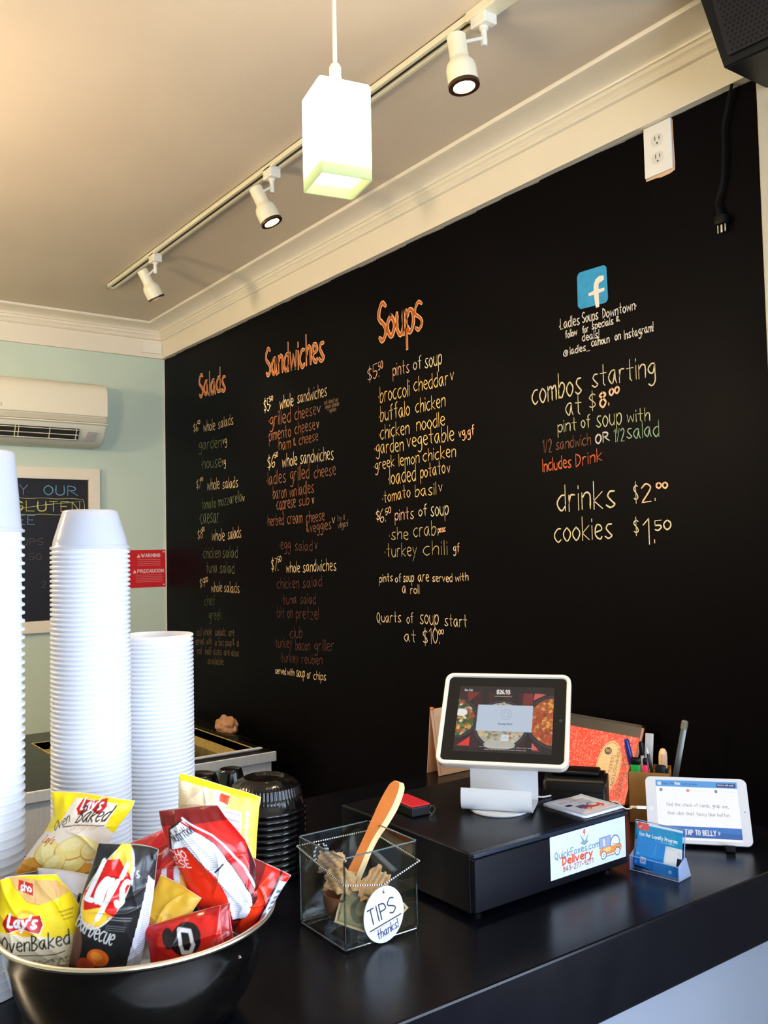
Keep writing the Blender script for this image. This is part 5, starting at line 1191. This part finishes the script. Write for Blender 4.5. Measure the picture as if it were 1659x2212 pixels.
pen('marker', 'thick green marker with a black cap in the pen box', 'marker', -.0285, -.026, 0, 0, [('barrel', m_gn, X_((-.0105, -.009, 0), (.0105, .009, .120))), ('cap', m_dark, X_((-.0105, -.0085, .1205), (.0105, .0085, .134), .003))])
pen('marker', 'pink highlighter with a black cap in the pen box', 'marker', -.008, -.026, 0, 0, [('barrel', m_pk, X_((-.0058, -.0085, 0), (.0055, .0085, .120))), ('cap', m_dark, X_((-.0050, -.0065, .1205), (.0050, .0065, .134), .003))])
pen('pen', 'blue capped pen leaning left out of the pen box', 'pen', -.016, .012, 0, -.20, [('barrel', m_nv, L_([(0, 0), (.0045, .002), (.0045, .105), (0, .106)])), ('cap', m_nv, L_([(0, .107), (.0056, .107), (.0056, .166), (.004, .170), (0, .170)])), ('clip', m_nv, X_((-.0075, -.001, .112), (-.0058, .001, .158), .0004))])
pen('pen', 'white ballpoint with a black cap in the pen box', 'pen', -.010, .020, 0, -.05, [('barrel', m_gw, L_([(0, 0), (.004, .004), (.004, .130), (0, .131)])), ('cap', m_dark, L_([(0, .131), (.0052, .131), (.0060, .150), (.0045, .160), (0, .161)]))])
pen('pen', 'slim black stylus with a pale tip in the pen box', 'pen', .022, -.010, 0, -.17, [('barrel', mat('pen_grey', (52, 50, 52), .3), L_([(0, 0), (.0035, .004), (.0035, .142), (0, .143)])), ('tip', m_gw, L_([(.0028, .143), (.0022, .150), (.0008, .156), (0, .157)]))])
pen('craft_knife', 'black craft knife grip at the front of the pen box', 'tool', .014, -.028, 0, .1, [('grip', m_dark, X_((-.012, -.006, .03), (.010, .006, .122), .004)), ('blade', m_dark, X_((.008, -.003, .02), (.016, .003, .116), .001))])
pen('clothes_peg', 'pale wooden peg standing upright in the pen box', 'peg', .026, .016, .1, .02, [('wood', mat('peg_wood', (226, 186, 140), .5, noise=.08, nscale=40), L_([(0, .0), (.009, .0), (.0095, .13), (.0085, .140), (.005, .147), (0, .149)])), ('side', mat('peg_side', (196, 160, 130), .6), X_((-.005, -.0105, .0), (.004, -.0085, .138), .001))])
pen('ruler', 'long grey blade sticking out of the pen box to the upper right', 'blade', .036, .014, .1, .20, [('blade', mat('blade_grey', (96, 98, 92), .35, metal=.6, noise=.1, nscale=40), X_((-.0065, -.001, .0), (.0065, .001, .200), .0008)), ('tip', mat('blade_tip', (110, 108, 90), .4), L_([(0, .196), (.0075, .197), (.0075, .213), (.005, .216), (0, .217)]))])
pen('plastic_ruler', 'grey translucent ruler leaning left behind the markers in the pen box', 'ruler', -.010, .030, .05, .06, [('blade', mat('grey_plastic', (176, 172, 170), .4), X_((-.009, -.001, .0), (.009, .001, .178), .0009))])

# small white tablet on its stand
Mm = P_((1.601, 1.128, 1.1155), (-.552, .0, -.864)); t = thing('small_tablet', 'small white tablet with a lit loyalty screen at the right end of the counter', 'tablet'); t.matrix_world = Matrix.Translation((1.578, 1.108, CZ+.001)) @ Matrix.Rotation(-.864, 4, 'Z'); Ml = t.matrix_world.inverted() @ Mm
b = BM(); r = [ring(b, rrect(.194, .129, .009, 8), .0072), ring(b, rrect(.1995, .1342, .0115, 8), .0045), ring(b, rrect(.2, .1347, .012, 8), .001), ring(b, rrect(.1988, .1335, .0115, 8), 0)]; n = len(r[0])
for a, c_ in zip(r, r[1:]):
    for k in range(n): b.faces.new((a[k], a[(k+1) % n], c_[(k+1) % n], c_[k]))
b.faces.new(r[0]); b.faces.new(r[-1][::-1]); bmesh.ops.transform(b, matrix=Ml, verts=b.verts); obj('tablet_body', b, mat('tablet_white', (196, 199, 206), .2), t, True)
W, H = .160, .120; c = Cv(W, H, 1400, (248, 250, 253)); sb = (84, 158, 224)
for _ in range(30): c.ell(random.uniform(0, W), random.uniform(.03, .09), random.uniform(.004, .01), random.uniform(.004, .01), (238, 241, 247), a=.5, ring=.0005)
c.rect(0, H-.0135, W, H, sb); c.rect(.004, H-.0105, .0105, H-.004, WH, .001); c.line([(.006, H-.007), (.0072, H-.0085), (.009, H-.0055)], .0007, sb); c.text("Belly is the", .014, H-.009, .0048, (40, 100, 180), .14, .022); c.text('free', .038, H-.009, .0055, WH, .2, .010); c.text('loyalty program', .052, H-.009, .0048, (40, 100, 180), .14, .030)
c.rect(.120, H-.0115, .157, H-.0035, (24, 48, 110), .001); c.text('Check in with email >', .1225, H-.0085, .0032, (220, 230, 246), .16, .032)
for x, col in ((.010, (90, 92, 104)), (.063, (232, 92, 88)), (.118, (110, 112, 120))): c.ell(x, H-.0205, .003, .003, col); c.ell(x, H-.0205, .001, .001, WH, a=.7); c.scribble(x+.006, H-.022, x+.036, H-.019, 1, (220, 222, 230), .0008, .8)
tx = (96, 100, 112); c.text('Find the stack of cards, grab one,', .0195, .0665, .0068, tx, .09, .120); c.text('then click that fancy blue button', .0195, .0490, .0068, tx, .09, .120)
c.rect(.0, .0045, W, .0265, (40, 96, 176)); c.rect(0, .0155, W, .0265, (52, 116, 196)); c.text('TAP TO BELLY >', .052, .0105, .0095, WH, .16, .066)
me = c.mesh('screen', lambda X, Y: (X-W/2+.001, -.0004+0*X, Y-H/2)); me.transform(Ml); link('screen', me, mat('screen_bright', attr=True, rough=.08, emit=(1, 1, 1), estr=.56), t)
b = BM(); b.faces.new(ring(b, rrect(.0022, .0022, .0010, 3), -.0003)); bmesh.ops.transform(b, matrix=Ml @ Matrix.Translation((.0905, 0, 0)), verts=b.verts); obj('camera_dot', b, m_dark, t)
b = BM(); b.faces.new(ring(b, rrect(.010, .010, .0049, 6), -.0003)); bmesh.ops.transform(b, matrix=Ml @ Matrix.Translation((-.0905, 0, 0)), verts=b.verts); obj('home_button', b, mat('button_ring', (206, 208, 214), .3), t)
b = BM(); box(b, (.045, -.022, 0), (.063, .065, .005), .001); box(b, (.045, -.024, 0), (.063, -.020, .013), .001); box(b, (-.06, -.022, 0), (-.042, .065, .005), .001); box(b, (-.06, -.024, 0), (-.042, -.020, .013), .001); prism(b, [(-.06, .060, .003), (-.06, .066, .003), (-.06, .050, .07), (-.06, .044, .07)], (.12, 0, 0)); obj('wire_stand', b, m_dark, t)
# its charging cable
e0 = Mm @ Vector((-.1002, .0035, .002)); e1 = Mm @ Vector((-.120, .0035, .002)); b = BM()
cb = thing('charging_cable', 'white charging cable plugged into the left edge of the small tablet', 'cable', tuple(e1)); dl = (e1-e0).normalized()
obj('plug', tube(BM(), [tuple(e0-e1), tuple((e0-e1)*.02)], .0042, 4), mat('cable_white', (240, 238, 232), .35), cb)
ef = Vector((1.392, 1.172, DZ+.004))-e1; pth = smooth_path([tuple(dl*-.002), tuple(dl*.012), tuple(ef*.22+Vector((0, 0, -.004))), tuple(ef*.5+Vector((0, 0, -.008))), tuple(ef*.78+Vector((0, .002, .001))), tuple(ef)], 6)
obj('wire', tube(BM(), [tuple(p) for p in pth], [.0026]*6+[.0016]*(len(pth)-6), 8), mat('cable_cream', (222, 196, 156), .4), cb, True)

# clear card holder with cards
HL = Vector((1.369, 1.117, CZ+.0008)); t = thing('card_holder', 'clear acrylic holder with blue loyalty cards in front of the small tablet', 'card holder', tuple(HL), (0, 0, -1.43)); m_ac_ = glass('acrylic', (.86, .90, .99), .9, .05)
m_fr = translucent('frosted_acrylic', (196, 214, 246), .5, .2, .35)
b = BM(); hw = .100
box(b, (0, 0, 0), (hw, .0018, .026), .0006, 1); box(b, (0, 0, 0), (hw, .042, .0018), .0006, 1); prism(b, [(0, .014, .0018), (0, .0158, .0018), (0, .0300, .086), (0, .0282, .086)], (hw, 0, 0)); obj('acrylic_panels', b, m_ac_, t)
for x in (0, hw-.0022):
    b = BM(); prism(b, [(x, .0, .0), (x, .045, .0), (x, .030, .036), (x, .024, .038), (x, .0, .026)], (.0022, 0, 0)); bmesh.ops.bevel(b, geom=b.edges[:], offset=.0006, segments=1, affect='EDGES'); obj('side_panel', b, m_fr, t)
b = BM()
for pth_ in ([(0, .029, .0865), (hw, .029, .0865)], [(0, .015, .002), (0, .029, .086)], [(hw, .015, .002), (hw, .029, .086)], [(0, .0009, .0262), (hw, .0009, .0262)], [(0, .0005, .0008), (hw, .0005, .0008)]): tube(b, pth_, .0009, 6)
obj('bright_edges', b, m_fr, t)
Mc = Matrix.Translation(HL) @ Matrix.Rotation(-1.43, 4, 'Z')
def holder_card(label, W, H, x, y, z, roll, paint, cat='card', name='loyalty_card', grp='cards in the acrylic holder', lean=.165):
    c = Cv(W, H, 1500, (28, 140, 210)); paint(c, W, H); me = c.mesh(name, lambda X, Y: (X, 0*X, Y)); o = link(name, me, mat('card_print', attr=True, rough=.25, coat=.4)); md = o.modifiers.new('t', 'SOLIDIFY'); md.thickness = .0005
    o.matrix_world = Mc @ Matrix.Translation((x, y, z)) @ Matrix.Rotation(-lean, 4, 'X') @ Matrix.Rotation(roll, 4, 'Y'); return tag(o, label, cat, grp)
cy = (22, 150, 206)
def p_broch(c, W, H):
    c.rect(0, 0, W, H, cy); c.rect(0, H-.004, W, H, (226, 240, 246)); c.rect(.003, H-.014, .026, H-.001, (232, 82, 70)); c.line([(.006, H-.0085), (.008, H-.0105), (.0115, H-.006)], .0012, WH)
    c.text('Use Our Loyalty Program', .008, H-.0245, .0065, (236, 246, 250), .16, .076); c.scribble(.014, H-.030, .078, H-.027, 1, (190, 226, 240), .0009, .8); c.scribble(.034, H-.011, .085, H-.006, 1, (40, 110, 160), .0008, .6)
    c.rect(0, H-.050, W, H-.033, (226, 232, 234))
    for x, col, s_ in ((.009, (232, 96, 72), 'TAP'), (.040, (120, 130, 138), 'SCAN'), (.070, (168, 200, 150), 'EARN')): c.ell(x, H-.0415, .0052, .0052, col); c.ell(x, H-.0415, .003, .003, (236, 240, 240), ring=.0004); c.text(s_, x+.008, H-.0435, .0042, (170, 176, 180), .1, .010)
    c.rect(0, 0, W, H-.050, (30, 40, 46))
def p_blue(c, W, H):
    c.rect(0, 0, W, H, (18, 136, 216), .003); c.rect(.012, .006, .024, .018, (220, 232, 240), .002); c.line([(.015, .012), (.0175, .0095), (.0215, .0155)], .0014, (70, 130, 190))
    for k in range(3): c.line([(.034+k*.003, .024+k*.009), (.041, .032+k*.007), (.038, .036+k*.006)], .0006, (110, 190, 236), .7)
    c.ell(.006, .022, .002, .002, (120, 190, 236)); c.ell(.004, .006, .003, .003, (90, 176, 232))
def p_white(c, W, H): c.rect(0, 0, W, H, (236, 238, 238)); c.rect(.002, .003, W-.002, .0042, (190, 200, 196), a=.7)
def p_blue2(c, W, H): c.rect(0, 0, W, H, (40, 70, 170))
holder_card('navy card at the back right of the acrylic card holder', .03, .045, .062, .0134, .004, 0, p_blue2)
holder_card('loyalty brochure with a red corner logo at the back of the acrylic card holder', .094, .083, .003, .0118, .0030, 0, p_broch, 'brochure', 'loyalty_brochure')
holder_card('white card standing at the right in the acrylic card holder', .028, .040, .060, .0095, .011, .06, p_white)
holder_card('blue loyalty card tilted in the front of the acrylic card holder', .058, .054, .004, .0078, .0095, .10, p_blue)
holder_card('second blue card lying low in the front of the acrylic card holder', .052, .020, .044, .0055, .0030, -.02, p_blue2 if False else (lambda c, W, H: (c.rect(0, 0, W, H, (30, 144, 208)), c.ell(.035, .008, .003, .003, (190, 224, 240)))))
